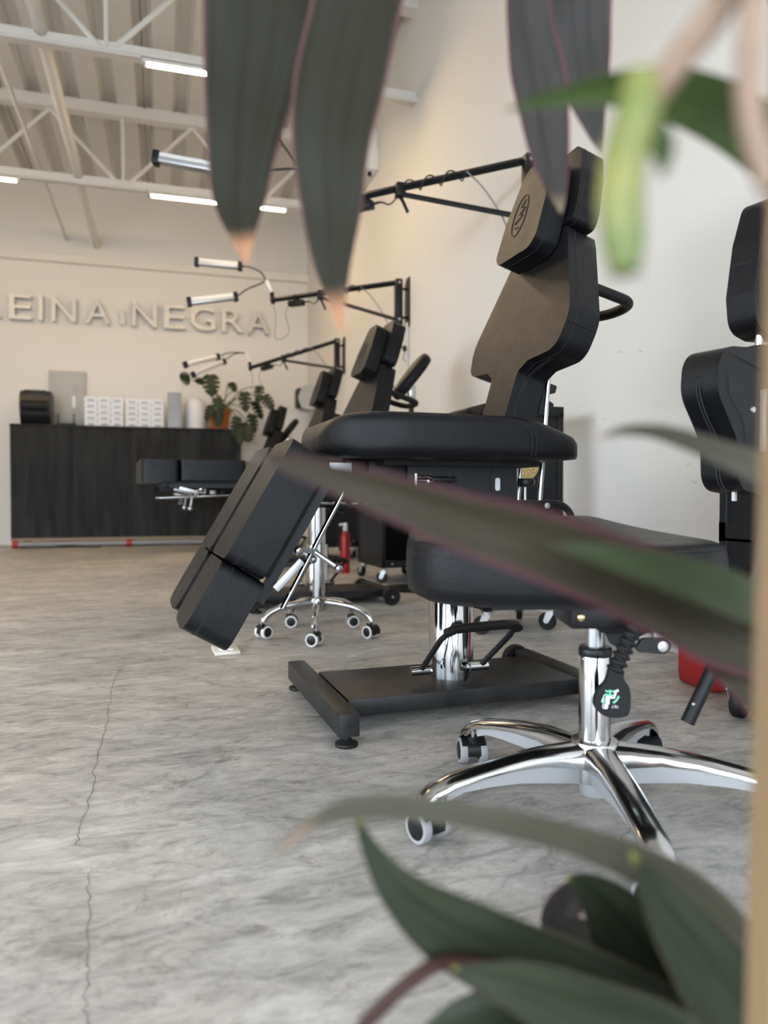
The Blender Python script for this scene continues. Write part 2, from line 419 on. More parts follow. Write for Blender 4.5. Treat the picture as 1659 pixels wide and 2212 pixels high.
# street front behind the viewpoint: piers, lintel and low sill round one wide shop opening
wf = MB()
wf.box((XL + 0.2, YF - 0.1, 2.15), (0.8, 0.2, 4.3)).box((XR - 0.05, YF - 0.1, 2.15), (0.3, 0.2, 4.3))
wf.box(((XL + XR) / 2, YF - 0.1, 3.45), (XR - XL, 0.2, 1.7))
tag(wf.build('wall_front', WALL, smooth=False), kind='structure')
tr = MB().box(((XL + XR) / 2, YB - 0.035, 3.235), (XR - XL, 0.07, 0.085)).build('trim_1', STEELW, smooth=False); tr['kind'] = 'structure'

# dark unseen frames in the two openings, added to put stripes into chrome reflections
def added_frames(name, a, b_, z1, along):
    w_ = empty(name); w_['kind'] = 'structure'
    def bar(n, p0, p1, t=0.07):
        c = (Vector(p0) + Vector(p1)) / 2; sz = [abs(p1[i] - p0[i]) + t for i in range(3)]
        MB().box(c, sz).build(n, BLACKSTEEL, w_, smooth=False)
    n = int((b_ - a) / 1.15) + 1
    def pt(q, z): return (q, YF - 0.1, z) if along == 'x' else (XL - 0.1, q, z)
    for i in range(n + 1): bar('mullion', pt(a + (b_ - a) * i / n, 0.04), pt(a + (b_ - a) * i / n, z1 - 0.04))
    for z in (0.06, 2.1, z1 - 0.05): bar('rail', pt(a, z), pt(b_, z), 0.06)
added_frames('added_frame_1', XL + 0.64, XR - 0.24, 2.6, 'x')
added_frames('added_frame_2', WY0 + 0.04, WY1 - 0.04, WZ, 'y')
# scuffs on the near stretch of plaster
for px, py, dx, dz in ((1340, 760, 9, 1), (1384, 759, 6, -1), (1283, 908, 5, -1), (1306, 905, 4, 0), (1346, 899, 2, 0), (1440, 881, 2, 1), (1500, 1041, 8, -6), (1487, 1003, 5, 3), (1120, 950, 3, 0)):
    c = on_x(px, py, XR); d_ = c - on_x(px + dx, py - dz, XR)
    n_ = d_.cross(Vector((1, 0, 0))).normalized() * 0.0012; c.x = XR - 0.0006
    d_.x = 0
    MB().add([c + d_ + n_ * 0.3, c + n_, c - d_, c - n_], [(0, 1, 2, 3)]).build('scuff', SCUFF, wr, smooth=False)

# steel roof deck with flutes running towards the back wall
prof = []; x = XL - 0.1; pitch = 0.31
while x < XR + 0.1:
    prof += [(x, ZC), (x + 0.165, ZC), (x + 0.205, ZC + 0.085), (x + 0.27, ZC + 0.085)]; x += pitch
d = MB(); vs = []; fs = []
for (a, z) in prof: vs += [(a, YF - 0.1, z), (a, YB + 0.1, z)]
for i in range(len(prof) - 1): fs.append((2 * i, 2 * i + 2, 2 * i + 3, 2 * i + 1))
d.add(vs, fs); d.box(((XL + XR) / 2, (YF + YB) / 2, ZC + 0.16), (XR - XL + 0.4, YB - YF + 0.4, 0.1))  # unseen slab over the deck, added to block light
tag(d.build('ceiling', CEIL, smooth=False), kind='structure')

# open web steel joists under the deck
def joist(y, label):
    r = empty('trim_2', (0, y, 0)); tag(r, label, kind='structure')
    MB().box(((XL + XR) / 2, 0, ZC - 0.05), (XR - XL, 0.11, 0.10)).build('top_chord', STEELW, r, smooth=False)
    b = MB().box(((XL + XR) / 2, 0, 3.39), (XR - XL, 0.012, 0.075)); b.box(((XL + XR) / 2, 0, 3.358), (XR - XL, 0.10, 0.014))
    b.build('bottom_chord', STEELW, r, smooth=False)
    node = -0.32
    while node > XL: node -= 1.22
    x = node
    zb, zt = 3.38, ZC - 0.10
    while x < XR:
        for dx in (-0.61, 0.0, 0.61):
            a, c = Vector((x + dx * 0.06, 0, zb)), Vector((x + dx, 0, zt))
            if XL < a.x < XR and XL < c.x < XR:
                MB().tube([a, c], 0.019 if dx else 0.016, 6).build('web_bar', STEELW, r)
        x += 1.22
    return r
JY = [0.75, 2.9, 5.05, 7.2]
for y, lb in zip(JY, ['white open web steel joist overhead nearest the shop front', 'white open web steel joist overhead above the front chair',
                      'white open web steel joist crossing the top of the picture', 'white open web steel joist crossing nearest the back wall']):
    joist(y, lb)
for (x, z, r, lb) in ((-0.70, 3.43, 0.042, 'white bridging pipe running along the joists to the back wall'), (-1.02, 3.46, 0.016, 'thin white bridging rod beside the thicker pipe')):
    o = MB().cyl((x, YF, z), (x, YB + 0.02, z), r, 12).build('bridging_pipe', STEELW); tag(o, lb, 'pipe', kind='structure')
for x, lb in ((-0.13, 'thin dark cable clipped under the roof deck in mid bay'), (-1.32, 'thin dark cable clipped under the roof deck, far left')):
    o = MB().cyl((x, YF + 0.3, ZC - 0.008), (x, YB - 0.05, ZC - 0.008), 0.007, 6).build('ceiling_cable', CABLEGREY); tag(o, lb, 'cable')

# lit tubes clipped under the joists, on a slim conduit
def tube_light(x0, x1, y, label):
    r = empty('ceiling_tube_light', ((x0 + x1) / 2, y - 0.06, 3.31)); h = (x1 - x0) / 2
    tag(r, label if y > 4 else label.replace('lit tube', 'unlit tube'), 'tube light', 'tube lights under the joists')
    MB().box((0, 0, 0.022), (2 * h + 0.02, 0.052, 0.026)).box((0, -0.0245, 0.0), (2 * h + 0.02, 0.003, 0.03)).box((0, 0.0245, 0.0), (2 * h + 0.02, 0.003, 0.03)).build('housing', STEELW, r, smooth=False)
    MB().tube([(-h + 0.02, 0, -0.012), (h - 0.02, 0, -0.012)], 0.019, 12).build('diffuser', TUBE if y > 4 else LEDOFF, r)
    for s in (-1, 1): MB().box((s * h, 0, 0.0), (0.03, 0.05, 0.055), bevel=0.005).build('end_cap', STEELW if s > 0 else GREYBOX, r)
    return r
pos = {0.75: 'over the shop front', 2.9: 'above the front chair', 5.05: 'on the joist crossing the top of the picture', 7.2: 'on the joist nearest the back wall'}
for y in JY:
    tube_light(-0.09, 1.16, y, 'lit tube light ' + pos[y] + ', near the lamp arms')
    tube_light(-2.44, -1.18, y, 'lit tube light ' + pos[y] + ', over the open floor')
    o = MB().cyl((XL, y - 0.06, 3.335), (XR, y - 0.06, 3.335), 0.012, 8).build('ceiling_conduit', CONDUIT)
    tag(o, 'slim white conduit under the joist ' + pos[y].replace('on the joist ', ''), 'conduit')

# hairline cracks in the concrete
def crack(pts, w=0.0007):
    P = catmull([Vector((p[0], p[1], 0)) for p in pts], 8); vs = []; fs = []
    for i, p in enumerate(P):
        t = (P[min(i + 1, len(P) - 1)] - P[max(i - 1, 0)]).normalized(); n = Vector((-t.y, t.x, 0))
        j = n * random.uniform(-0.004, 0.004); ww = w * random.uniform(0.5, 1.3)
        vs += [p + j + n * ww + Vector((0, 0, 0.0006)), p + j - n * ww + Vector((0, 0, 0.0006))]
    fs = [(2 * i, 2 * i + 1, 2 * i + 3, 2 * i + 2) for i in range(len(P) - 1)]
    o = MB().add(vs, fs).build('crack', CRACK, fl, smooth=False)
def g(px, py):
    d = at(px, py, 1.0) - Vector((0, 0, CAMH)); k = -CAMH / d.z; return (d.x * k, d.y * k)
crack([g(262, 1440), g(240, 1495), g(232, 1560), g(208, 1640), g(200, 1700), g(178, 1780), g(165, 1825)])
crack([g(195, 1880), g(190, 1960), g(196, 2060), g(186, 2150), g(190, 2230)])
crack([g(960, 1905 - 180), g(1050, 1705), g(1180, 1690), g(1290, 1660)])
crack([g(1330, 1820), g(1400, 1770), g(1500, 1760)], 0.0008)
#@@CHAIR
# ---------------------------------------------------------------- treatment chairs
# chair frame: +x towards the head end (the wall), -y the side seen from the viewpoint, z up
SLOPE = 0.30
_sn = hypot(1, SLOPE)
def back_matrix(u0=0.118, z0=0.755, t=SLOPE):
    """local x = up along the backrest, y = across, z = out of the front face"""
    n = hypot(1, t)
    return frame((u0, 0, z0), (t / n, 0, 1 / n), (0, 1, 0), (-1 / n, 0, t / n))

def seam_line(pts, parent, name='seam', r=0.0011, M=None, smooth=4, mat=None):
    return MB().tube(pts, r, 5, M, smooth=smooth).build(name, mat or SEAM, parent)

def pad(parent, name, outline, z0, z1, M, bevel=0.02, mat=None, seams=True, back=None):
    o = MB().prism(outline, z0, z1, M, bevel, 4).build(name, mat or LEATHER, parent)
    if seams:
        cx = sum(p[0] for p in outline) / len(outline); cy = sum(p[1] for p in outline) / len(outline)
        def ring(z, inset):
            P = []
            n = len(outline)
            a = sum(outline[i - 1][0] * outline[i][1] - outline[i][0] * outline[i - 1][1] for i in range(n))
            sg = 1 if a > 0 else -1
            for i in range(n):
                t = Vector(outline[(i + 1) % n]) - Vector(outline[i - 1])
                if t.length < 1e-6: continue
                t.normalize(); nn = Vector((t.y, -t.x)) * sg
                P.append((outline[i][0] + nn.x * inset, outline[i][1] + nn.y * inset, z))
            return P + [P[0]]
        b = bevel * 0.28
        MB().tube(ring(z1 - b, -b + 0.0006), 0.0012, 5, M).build('seam', SEAM, o)
        MB().tube(ring(z1 - bevel * 0.95, 0.0002), 0.0009, 5, M).build('seam', SEAM, o)
    return o

def wheel(parent, c, r, w, axis='y', tyre=None, hub=None, name='wheel'):
    """wheel with a tyre, a hub disc and an axle boss; returns the tyre"""
    A = Matrix.Translation(c) @ (Matrix.Rotation(pi / 2, 4, 'X') if axis == 'y' else Matrix.Rotation(pi / 2, 4, 'Y'))
    h = w / 2
    t = MB().lathe([(r * 0.62, -h * 0.9), (r * 0.93, -h), (r, -h * 0.6), (r, h * 0.6), (r * 0.93, h), (r * 0.62, h * 0.9)], 28, A).build(name, tyre or RUBBER, parent)
    MB().lathe([(r * 0.66, -h * 0.8), (r * 0.66, h * 0.8)], 24, A).lathe([(r * 0.25, -h * 1.02), (r * 0.25, h * 1.02)], 16, A).build('hub', hub or BLACKPLASTIC, t)
    MB().lathe([(r * 0.14, -h * 1.12), (r * 0.14, h * 1.12)], 12, A).build('axle', ZINC, t)
    return t

def make_chair(legs_down, slope=SLOPE, lift=0.0):
    C = empty('treatment_chair')
    # --- base
    b = MB().box((0, 0, 0.051), (0.655 + 0.012, 0.30, 0.042), bevel=0.004)
    b.build('base_plate', DUSTY, C)
    for u, ln in ((-0.368, 0.562), (0.336, 0.43)):
        MB().box((u, 0, 0.052), (0.048, ln, 0.052), bevel=0.003).build('cross_bar', DUSTY, C)
    for v in (-0.255, 0.255):
        T = Matrix.Translation((-0.368, v, 0))
        MB().lathe([(0.0245, 0.0), (0.0265, 0.004), (0.0255, 0.008), (0.016, 0.012), (0.011, 0.017), (0.011, 0.028)], 24, T).build('levelling_foot', RUBBER, C)
        wheel(C, (0.328, v * 0.93, 0.044), 0.044, 0.030)
        MB().cyl((0.33, v * 0.80, 0.044), (0.328, v * 0.93, 0.044), 0.008, 10).build('axle_bracket', BLACKSTEEL, C)
    # --- hydraulic column
    MB().lathe([(0.060, 0.070), (0.060, 0.30), (0.0575, 0.305)], 40).build('column_sleeve', CHROME, C)
    MB().lathe([(0.047, 0.15), (0.047, 0.56)], 36).build('piston', CHROME, C)
    # --- foot pedal on the near side
    for u in (-0.125, 0.04):
        MB().cyl((u - 0.026, -0.085, 0.112), (u + 0.026, -0.085, 0.112), 0.012, 14).build('pedal_pivot', CHROME, C)
    pb = MB().tube([(-0.122, -0.086, 0.113), (-0.100, -0.165, 0.205), (-0.085, -0.187, 0.228), (-0.04, -0.194, 0.234), (0.05, -0.194, 0.236), (0.094, -0.187, 0.232), (0.090, -0.165, 0.205), (0.046, -0.086, 0.113)], 0.0075, 10)
    pb.build('pedal_rod', BLACKSTEEL, C)
    MB().tube([(-0.094, -0.18, 0.222), (-0.075, -0.194, 0.234), (-0.04, -0.199, 0.237), (0.05, -0.199, 0.239), (0.083, -0.193, 0.237), (0.099, -0.182, 0.226)], 0.019, 12, flat=0.62).build('pedal_grip', RUBBER, C)
    for u in (-0.125, 0.04):
        MB().cyl((u * 0.5 - 0.02, -0.05, 0.10), (u, -0.085, 0.112), 0.008, 8).build('pedal_link', CHROME, C)
    # --- carriage under the seat
    MB().box((-0.03, 0.0, 0.592), (0.30, 0.19, 0.088), bevel=0.004).build('carriage', BLACKSTEEL, C)
    MB().box((-0.02, -0.118, 0.595), (0.305, 0.006, 0.098)).build('carriage_side_plate', BLACKSTEEL, C, smooth=False)
    MB().prism(round_poly([(0.055, 0.565), (0.085, 0.565), (0.085, 0.63), (0.055, 0.63)], 0.0145), 0.1215, 0.1235, Matrix.Rotation(pi / 2, 4, 'X')).build('access_slot', BLACKPLASTIC, C)
    MB().prism(round_poly([(0.068, 0.572), (0.082, 0.572), (0.082, 0.605), (0.068, 0.605)], 0.005), 0.1236, 0.1242, Matrix.Rotation(pi / 2, 4, 'X')).build('slot_highlight', SATIN, C)  # pale satin piece standing in for the highlight in the slot
    MB().box((-0.225, -0.095, 0.612), (0.095, 0.05, 0.066), bevel=0.003).build('hinge_block', BLACKSTEEL, C)
    MB().box((-0.305, -0.095, 0.618), (0.05, 0.045, 0.056), bevel=0.003).build('hinge_block', BLACKSTEEL, C)
    MB().box((-0.352, -0.15, 0.615), (0.055, 0.004, 0.045), bevel=0.0015).build('hinge_plate', SATIN, C)
    MB().box((-0.04, 0.0, 0.640), (0.42, 0.34, 0.014)).build('seat_board', FABRIC, C, smooth=False)
    MB().box((-0.02, 0.118, 0.595), (0.305, 0.006, 0.098)).build('carriage_side_plate', BLACKSTEEL, C, smooth=False)
    # toggle clamp with a black grip
    tg = MB().box((-0.155, -0.128, 0.598), (0.006, 0.012, 0.032)).tube([(-0.153, -0.13, 0.606), (-0.125, -0.136, 0.607), (-0.11, -0.138, 0.602)], 0.003, 8).tube([(-0.153, -0.13, 0.59), (-0.128, -0.136, 0.588), (-0.11, -0.138, 0.598)], 0.003, 8)
    tg.cyl((-0.15, -0.132, 0.598), (-0.12, -0.132, 0.598), 0.004, 8)
    t = tg.build('toggle_clamp', CHROME, C)
    MB().tube([(-0.112 + i * 0.008, -0.138, 0.600) for i in range(9)], [0.006, 0.008, 0.006, 0.0085, 0.006, 0.0085, 0.006, 0.008, 0.005], 10).build('grip', BLACKPLASTIC, t)
    # --- seat
    wt = [(-0.392, 0.085), (-0.386, 0.125), (-0.372, 0.165), (-0.345, 0.215), (-0.30, 0.252), (-0.25, 0.268), (-0.1, 0.272), (0.12, 0.27), (0.18, 0.262), (0.228, 0.248), (0.252, 0.22), (0.262, 0.19)]
    zt = [(-0.392, 0.705), (-0.386, 0.722), (-0.372, 0.735), (-0.345, 0.742), (-0.30, 0.7445), (0.03, 0.743), (0.08, 0.739), (0.13, 0.729), (0.17, 0.717), (0.215, 0.702), (0.243, 0.687), (0.262, 0.667)]
    zb = [(-0.392, 0.668), (-0.37, 0.652), (-0.33, 0.646), (0.2, 0.646), (0.262, 0.652)]
    us = [-0.392, -0.389, -0.384, -0.377, -0.366, -0.352, -0.336, -0.315, -0.29, -0.26, -0.22, -0.17, -0.11, -0.05, 0.0, 0.04, 0.07, 0.10, 0.13, 0.155, 0.18, 0.2, 0.222, 0.242, 0.255, 0.262]
    rings = []
    for u in us:
        w, a, c = lerp_table(wt, u), lerp_table(zt, u), lerp_table(zb, u)
        h = (a - c) / 2
        sec = rr(w, h, min(0.03, h * 0.85), 5)
        rings.append([(u, p[0], (a + c) / 2 + p[1] + (0.010 * (abs(p[0]) / w) ** 2 * (1 if p[1] > 0 else 0) - (0.012 * max(0, 1 - ((abs(p[0]) - 0.09) / 0.06) ** 2) if p[1] > 0 and u < -0.2 else 0))) for p in sec])
    seat = MB().loft(rings).build('seat', LEATHER, C, angle=60)
    for sgn in (-1, 1):
        seam_line([(u, sgn * (lerp_table(wt, u) - 0.009), lerp_table(zt, u) - 0.0005) for u in (-0.345, -0.30, -0.2, -0.1, 0.0, 0.03)] +
                  [(0.065, sgn * 0.268, 0.731), (0.085, sgn * 0.2725, 0.71), (0.09, sgn * 0.2715, 0.68), (0.09, sgn * 0.268, 0.655)], seat)
        seam_line([(0.077, sgn * 0.266, 0.733), (0.097, sgn * 0.2718, 0.71), (0.102, sgn * 0.271, 0.68), (0.102, sgn * 0.267, 0.655)], seat)
    # --- backrest
    BM = back_matrix(t=slope)
    half = [(-0.035, 0.070), (0.142, 0.074), (0.166, 0.115), (0.176, 0.245), (0.268, 0.268), (0.505, 0.150), (0.545, 0.125)]
    radii_h = [0.0, 0.02, 0.03, 0.05, 0.09, 0.05, 0.03]
    out = [(s, -w) for s, w in half] + [(s, w) for s, w in half[::-1]]
    out = round_poly(out, radii_h + radii_h[::-1], 6)
    bk = pad(C, 'backrest', out, -0.090, 0.0, BM, 0.026)
    # double seam down the neck and the zip band on the wing
    for sgn in (-1, 1):
        for off in (0.030, 0.036):
            seam_line([(-0.03, sgn * 0.0705, -off), (0.12, sgn * 0.0745, -off), (0.155, sgn * 0.118, -off), (0.17, sgn * 0.18, -off)], bk, M=BM, r=0.0011)
        seam_line([(0.245, sgn * 0.2635, -0.004), (0.245, sgn * 0.2645, -0.05), (0.245, sgn * 0.2635, -0.086)], bk, M=BM, r=0.0011)
    # --- headrest: two stacked pads
    hh = [(0.462, 0.085), (0.490, 0.112), (0.60, 0.108), (0.725, 0.072), (0.745, 0.05)]
    o1 = round_poly([(s, -w) for s, w in hh] + [(s, w) for s, w in hh[::-1]], [0.03, 0.03, 0.05, 0.03, 0.02] + [0.02, 0.03, 0.05, 0.03, 0.03], 5)
    fp = pad(C, 'headrest_front_pad', o1, 0.004, 0.072, BM, 0.026)
    hb = [(0.552, 0.145), (0.60, 0.145), (0.71, 0.118), (0.785, 0.085), (0.80, 0.06)]
    o2 = round_poly([(s, -w) for s, w in hb] + [(s, w) for s, w in hb[::-1]], [0.02, 0.02, 0.05, 0.03, 0.02] + [0.02, 0.03, 0.05, 0.02, 0.02], 5)
    rp = pad(C, 'headrest_rear_pad', o2, -0.076, -0.002, BM, 0.016)
    for off in (0.040, 0.046):
        seam_line([(0.57, -0.1452, -off), (0.60, -0.1450, -off), (0.658, -0.1305, -off)], rp, M=BM, smooth=2)
    seam_line([(0.660, -0.1295, -0.010), (0.660, -0.1305, -0.040), (0.660, -0.1295, -0.068)], rp, M=BM)
    # embossed oval badge on the front pad
    el = [(0.595 + 0.062 * cos(a * pi / 16), 0.025 + 0.036 * sin(a * pi / 16), 0.0723) for a in range(33)]
    MB().tube(el, 0.0012, 5, BM).tube([(0.575, 0.045, 0.0725), (0.59, 0.005, 0.0725), (0.598, 0.03, 0.0725), (0.612, 0.0, 0.0725), (0.62, 0.03, 0.0725), (0.64, 0.012, 0.0725)], 0.0012, 5, BM).tube([(0.56, 0.04, 0.0725), (0.555, 0.01, 0.0725)], 0.0012, 5, BM).build('embossed_badge', BLACKPLASTIC, fp)
    for v in (-0.04, 0.04):
        MB().cyl((0.50, v, -0.03), (0.60, v, -0.03), 0.006, 10, BM).build('headrest_rod', CHROME, C)
    # --- push handle behind the back
    MB().tube([(0.425, -0.10, -0.085), (0.432, -0.10, -0.20), (0.438, -0.088, -0.262), (0.44, -0.04, -0.285), (0.44, 0.04, -0.285), (0.438, 0.088, -0.262), (0.432, 0.10, -0.20), (0.425, 0.10, -0.085)], 0.0150, 14, BM, smooth=5).build('push_handle', RUBBER, C)
    # --- recline gear behind the neck
    MB().box((0.075, 0, -0.096), (0.30, 0.10, 0.012), BM).build('back_board', FABRIC, C, smooth=False)
    rk = round_poly([(0.06, -0.10), (0.15, -0.10), (0.15, -0.135), (0.13, -0.135), (0.12, -0.118), (0.105, -0.118), (0.10, -0.14), (0.085, -0.14), (0.08, -0.12), (0.06, -0.12)], 0.004, 2)
    for v in (-0.055, 0.055):
        MB().prism(rk, v - 0.003, v + 0.003, BM @ Matrix.Rotation(pi / 2, 4, 'X')).build('ratchet_plate', BLACKSTEEL, C)
    MB().cyl((0.265, -0.06, 0.93), (0.235, -0.06, 0.535), 0.0072, 12).build('chrome_rod', CHROME, C)
    MB().cyl((0.165, -0.06, 0.66), (0.160, -0.06, 0.535), 0.0068, 12).build('chrome_rod', CHROME, C)
    MB().cyl((0.265, 0.06, 0.93), (0.235, 0.06, 0.535), 0.0072, 12).build('chrome_rod', CHROME, C)
    MB().cyl((0.30, 0.02, 0.96), (0.255, 0.02, 0.80), 0.005, 8).build('strut', BLACKSTEEL, C)
    MB().box((0.185, -0.068, 0.527), (0.185, 0.018, 0.040), bevel=0.003).build('rear_bracket', BLACKSTEEL, C)
    MB().box((0.185, 0.068, 0.527), (0.185, 0.018, 0.040), bevel=0.003).build('rear_bracket', BLACKSTEEL, C)
    MB().lathe([(0.009, 0), (0.009, 0.006), (0.004, 0.007)], 6, Matrix.Translation((0.247, -0.077, 0.532)) @ Matrix.Rotation(pi / 2, 4, 'X')).build('bolt', ZINC, C)
    k = MB().lathe([(0.016, 0.583), (0.026, 0.588), (0.028, 0.596), (0.026, 0.604), (0.02, 0.606)], 12, Matrix.Translation((0.196, -0.05, 0))).build('knob', BLACKPLASTIC, C)
    MB().cyl((0.196, -0.05, 0.545), (0.196, -0.05, 0.585), 0.005, 10).build('knob_stem', ZINC, k)
    MB().tube([(0.265, -0.05, 0.538), (0.305, -0.05, 0.535), (0.335, -0.05, 0.515), (0.35, -0.05, 0.48)], 0.010, 10, smooth=5).build('rear_arch', BLACKSTEEL, C)
    MB().tube([(0.268, 0.0, 0.68), (0.288, 0.0, 0.765)], 0.0135, 14).build('lever_grip', RUBBER, C)
    # --- leg rests: two independent legs, each a calf pad, a foot pad and a folding frame
    th = radians(59.7) if legs_down else 0.0
    dirv = Vector((-cos(th), 0, -sin(th))); nrm = Vector((-sin(th), 0, cos(th)))
    hinge = Vector((-0.486, 0, 0.684)) if legs_down else Vector((-0.415, 0, 0.735))
    for sgn in (-1, 1):
        vc = sgn * 0.148
        L = empty('leg_rest'); L.parent = C
        # local x down the leg, y across, z out of the cushion face
        LM = frame(hinge + Vector((0, vc, 0)), dirv, Vector((0, -1, 0)) if True else None, nrm)
        o = round_poly([(0.0, -0.122), (0.298, -0.122), (0.298, 0.122), (0.0, 0.122)], 0.022, 4)
        cp = pad(L, 'calf_pad', o, -0.094, 0.0, LM, 0.028)
        o = round_poly([(0.304, -0.118), (0.462, -0.116), (0.472, -0.06), (0.472, 0.06), (0.462, 0.116), (0.304, 0.118)], [0.02, 0.035, 0.1, 0.1, 0.035, 0.02], 4)
        pad(L, 'foot_pad', o, -0.104, 0.0, LM, 0.030)
        MB().box((0.16, 0.0, -0.102), (0.26, 0.19, 0.012), LM).build('leg_board', FABRIC, L, smooth=False)
        for w in (-0.085, 0.085):
            MB().box((0.18, w, -0.116), (0.33, 0.005, 0.024), LM).build('leg_rail', BLACKSTEEL, L, smooth=False)
        MB().box((0.345, 0, -0.112), (0.06, 0.12, 0.018), LM, bevel=0.002).build('foot_hinge', BLACKSTEEL, L)
        # slotted satin bar, chrome slide rod and its clamp with a lever
        MB().box((0, 0, 0), (0.085, 0.006, 0.017), LM @ Matrix.Translation((0.262, 0.106, -0.140)) @ Matrix.Rotation(radians(-14), 4, 'Y'), bevel=0.0028).build('adjust_bar', SATIN, L)
        if legs_down:
            ra, rb = Vector((-0.335, vc - sgn * 0.02, 0.575)), Vector((-0.487, vc - sgn * 0.02, 0.295))
        else:
            ra, rb = Vector((-0.44, vc - sgn * 0.02, 0.575)), Vector((-0.80, vc - sgn * 0.02, 0.560))
        MB().cyl(ra, rb, 0.0062, 12).build('slide_rod', CHROME, L)
        cpos = LM @ Vector((0.205, 0.0, -0.135))
        near = ra + (rb - ra) * (0.52 if legs_down else 0.55)
        MB().tube([cpos + Vector((0, -0.055, 0)), near + Vector((0, -0.022, 0))], 0.011, 8, flat=0.55).build('clamp_arm', SATIN, L)
        MB().cyl(cpos + Vector((0, -0.09, 0)), cpos + Vector((0, 0.09, 0)), 0.0075, 12).ball(cpos + Vector((0, -0.092, 0)), 0.0105).build('clamp_pin', CHROME, L)
        ld = Vector((0.062, -0.015, -0.045)) if legs_down else Vector((-0.012, -0.012, -0.062))
        st = near + Vector((-0.012, -0.03, 0.006))
        MB().tube([st, st + ld], [0.0055, 0.0068], 10).ball(st + ld, 0.0115).build('clamp_lever', BRUSHED, L)
    fixed = ('base_plate', 'cross_bar', 'levelling_foot', 'wheel', 'axle_bracket', 'column_sleeve', 'pedal_pivot', 'pedal_rod', 'pedal_grip', 'pedal_link')
    for ch in C.children:
        if ch.name.split('.')[0] not in fixed: ch.location.z = lift
    return C

G = 'treatment chairs along the wall'
for (x, y, rot, down, slope, lift, lb) in (
        (0.75, 1.868, 2.1, True, SLOPE, 0.0, 'front black leather treatment chair with its leg rests hanging down'),
        (0.775, 3.81, 4.0, False, 0.38, -0.012, 'black treatment chair with leg rests raised level, second in the row'),
        (0.96, 5.85, 2.0, False, 0.32, 0.07, 'black treatment chair third in the row, mostly hidden behind the second'),
        (0.83, 7.72, 3.0, False, 0.30, -0.03, 'farthest black treatment chair, standing beside the reception counter')):
    c = make_chair(down, slope, lift); c.location = (x, y, 0); c.rotation_euler = (0, 0, radians(rot)); tag(c, lb, 'treatment chair', G)
#@@STOOL
# ---------------------------------------------------------------- artist's stool in front (frame: x = to the right of the view, y = away, z up)
def ring_stack(mb, outline, levels, zfun=None, M=None, close=True):
    """levels: (scale, z, weight of the shaping function)"""
    cx = sum(p[0] for p in outline) / len(outline); cy = sum(p[1] for p in outline) / len(outline)
    rings = []
    for sc, z, w in levels:
        R = []
        for p in outline:
            x, y = cx + (p[0] - cx) * sc, cy + (p[1] - cy) * sc
            R.append((x, y, z + (zfun(x, y) * w if zfun else 0)))
        rings.append(R)
    return mb.loft(rings, M)

def twin_caster(parent, pos, ang, r, tyre, w=0.044, stem_top=0.075):
    """twin wheel furniture caster: hood with two wheels"""
    T = Matrix.Translation(pos) @ Matrix.Rotation(ang, 4, 'Z')
    hood = MB()
    arc = [(0.0 + (r * 0.98) * cos(radians(a)), r + (r * 0.98) * sin(radians(a))) for a in range(-15, 196, 15)]
    inner = [((r * 0.55) * cos(radians(a)), r + (r * 0.55) * sin(radians(a))) for a in range(195, -16, -15)]
    hood.prism(arc + inner, -w * 0.30, w * 0.30, T @ Matrix.Rotation(pi / 2, 4, 'X'), 0.002, 1)
    arc2 = [(r * 1.06 * cos(radians(a)), r + r * 1.06 * sin(radians(a))) for a in range(35, 201, 15)]
    in2 = [(r * 0.99 * cos(radians(a)), r + r * 0.99 * sin(radians(a))) for a in range(200, 34, -15)]
    hood.prism(arc2 + in2, -w * 0.5, w * 0.5, T @ Matrix.Rotation(pi / 2, 4, 'X'))
    hood.lathe([(0.012, r * 1.7), (0.012, r * 2.25)], 14, T @ Matrix.Translation((0.010, 0, 0)))
    h = hood.build('caster', BLACKPLASTIC, parent)
    MB().lathe([(0.0055, r * 2.0), (0.0055, stem_top)], 10, T @ Matrix.Translation((0.010, 0, 0))).build('stem', CHROME, h)
    for s in (-1, 1):
        A = T @ Matrix.Translation((0, s * w * 0.40, r)) @ Matrix.Rotation(pi / 2, 4, 'X'); hw = w * 0.17
        MB().lathe([(r * 0.78, -hw), (r * 0.95, -hw), (r, -hw * 0.5), (r, hw * 0.5), (r * 0.95, hw), (r * 0.78, hw)], 28, A).build('tyre', tyre, h)
        MB().lathe([(r * 0.80, -hw * 0.92), (r * 0.80, hw * 0.92)], 24, A).lathe([(r * 0.6, -hw * 1.2), (r * 0.74, -hw), (r * 0.74, hw), (r * 0.6, hw * 1.2)], 24, A).build('wheel_cap', BLACKPLASTIC, h)
    return h

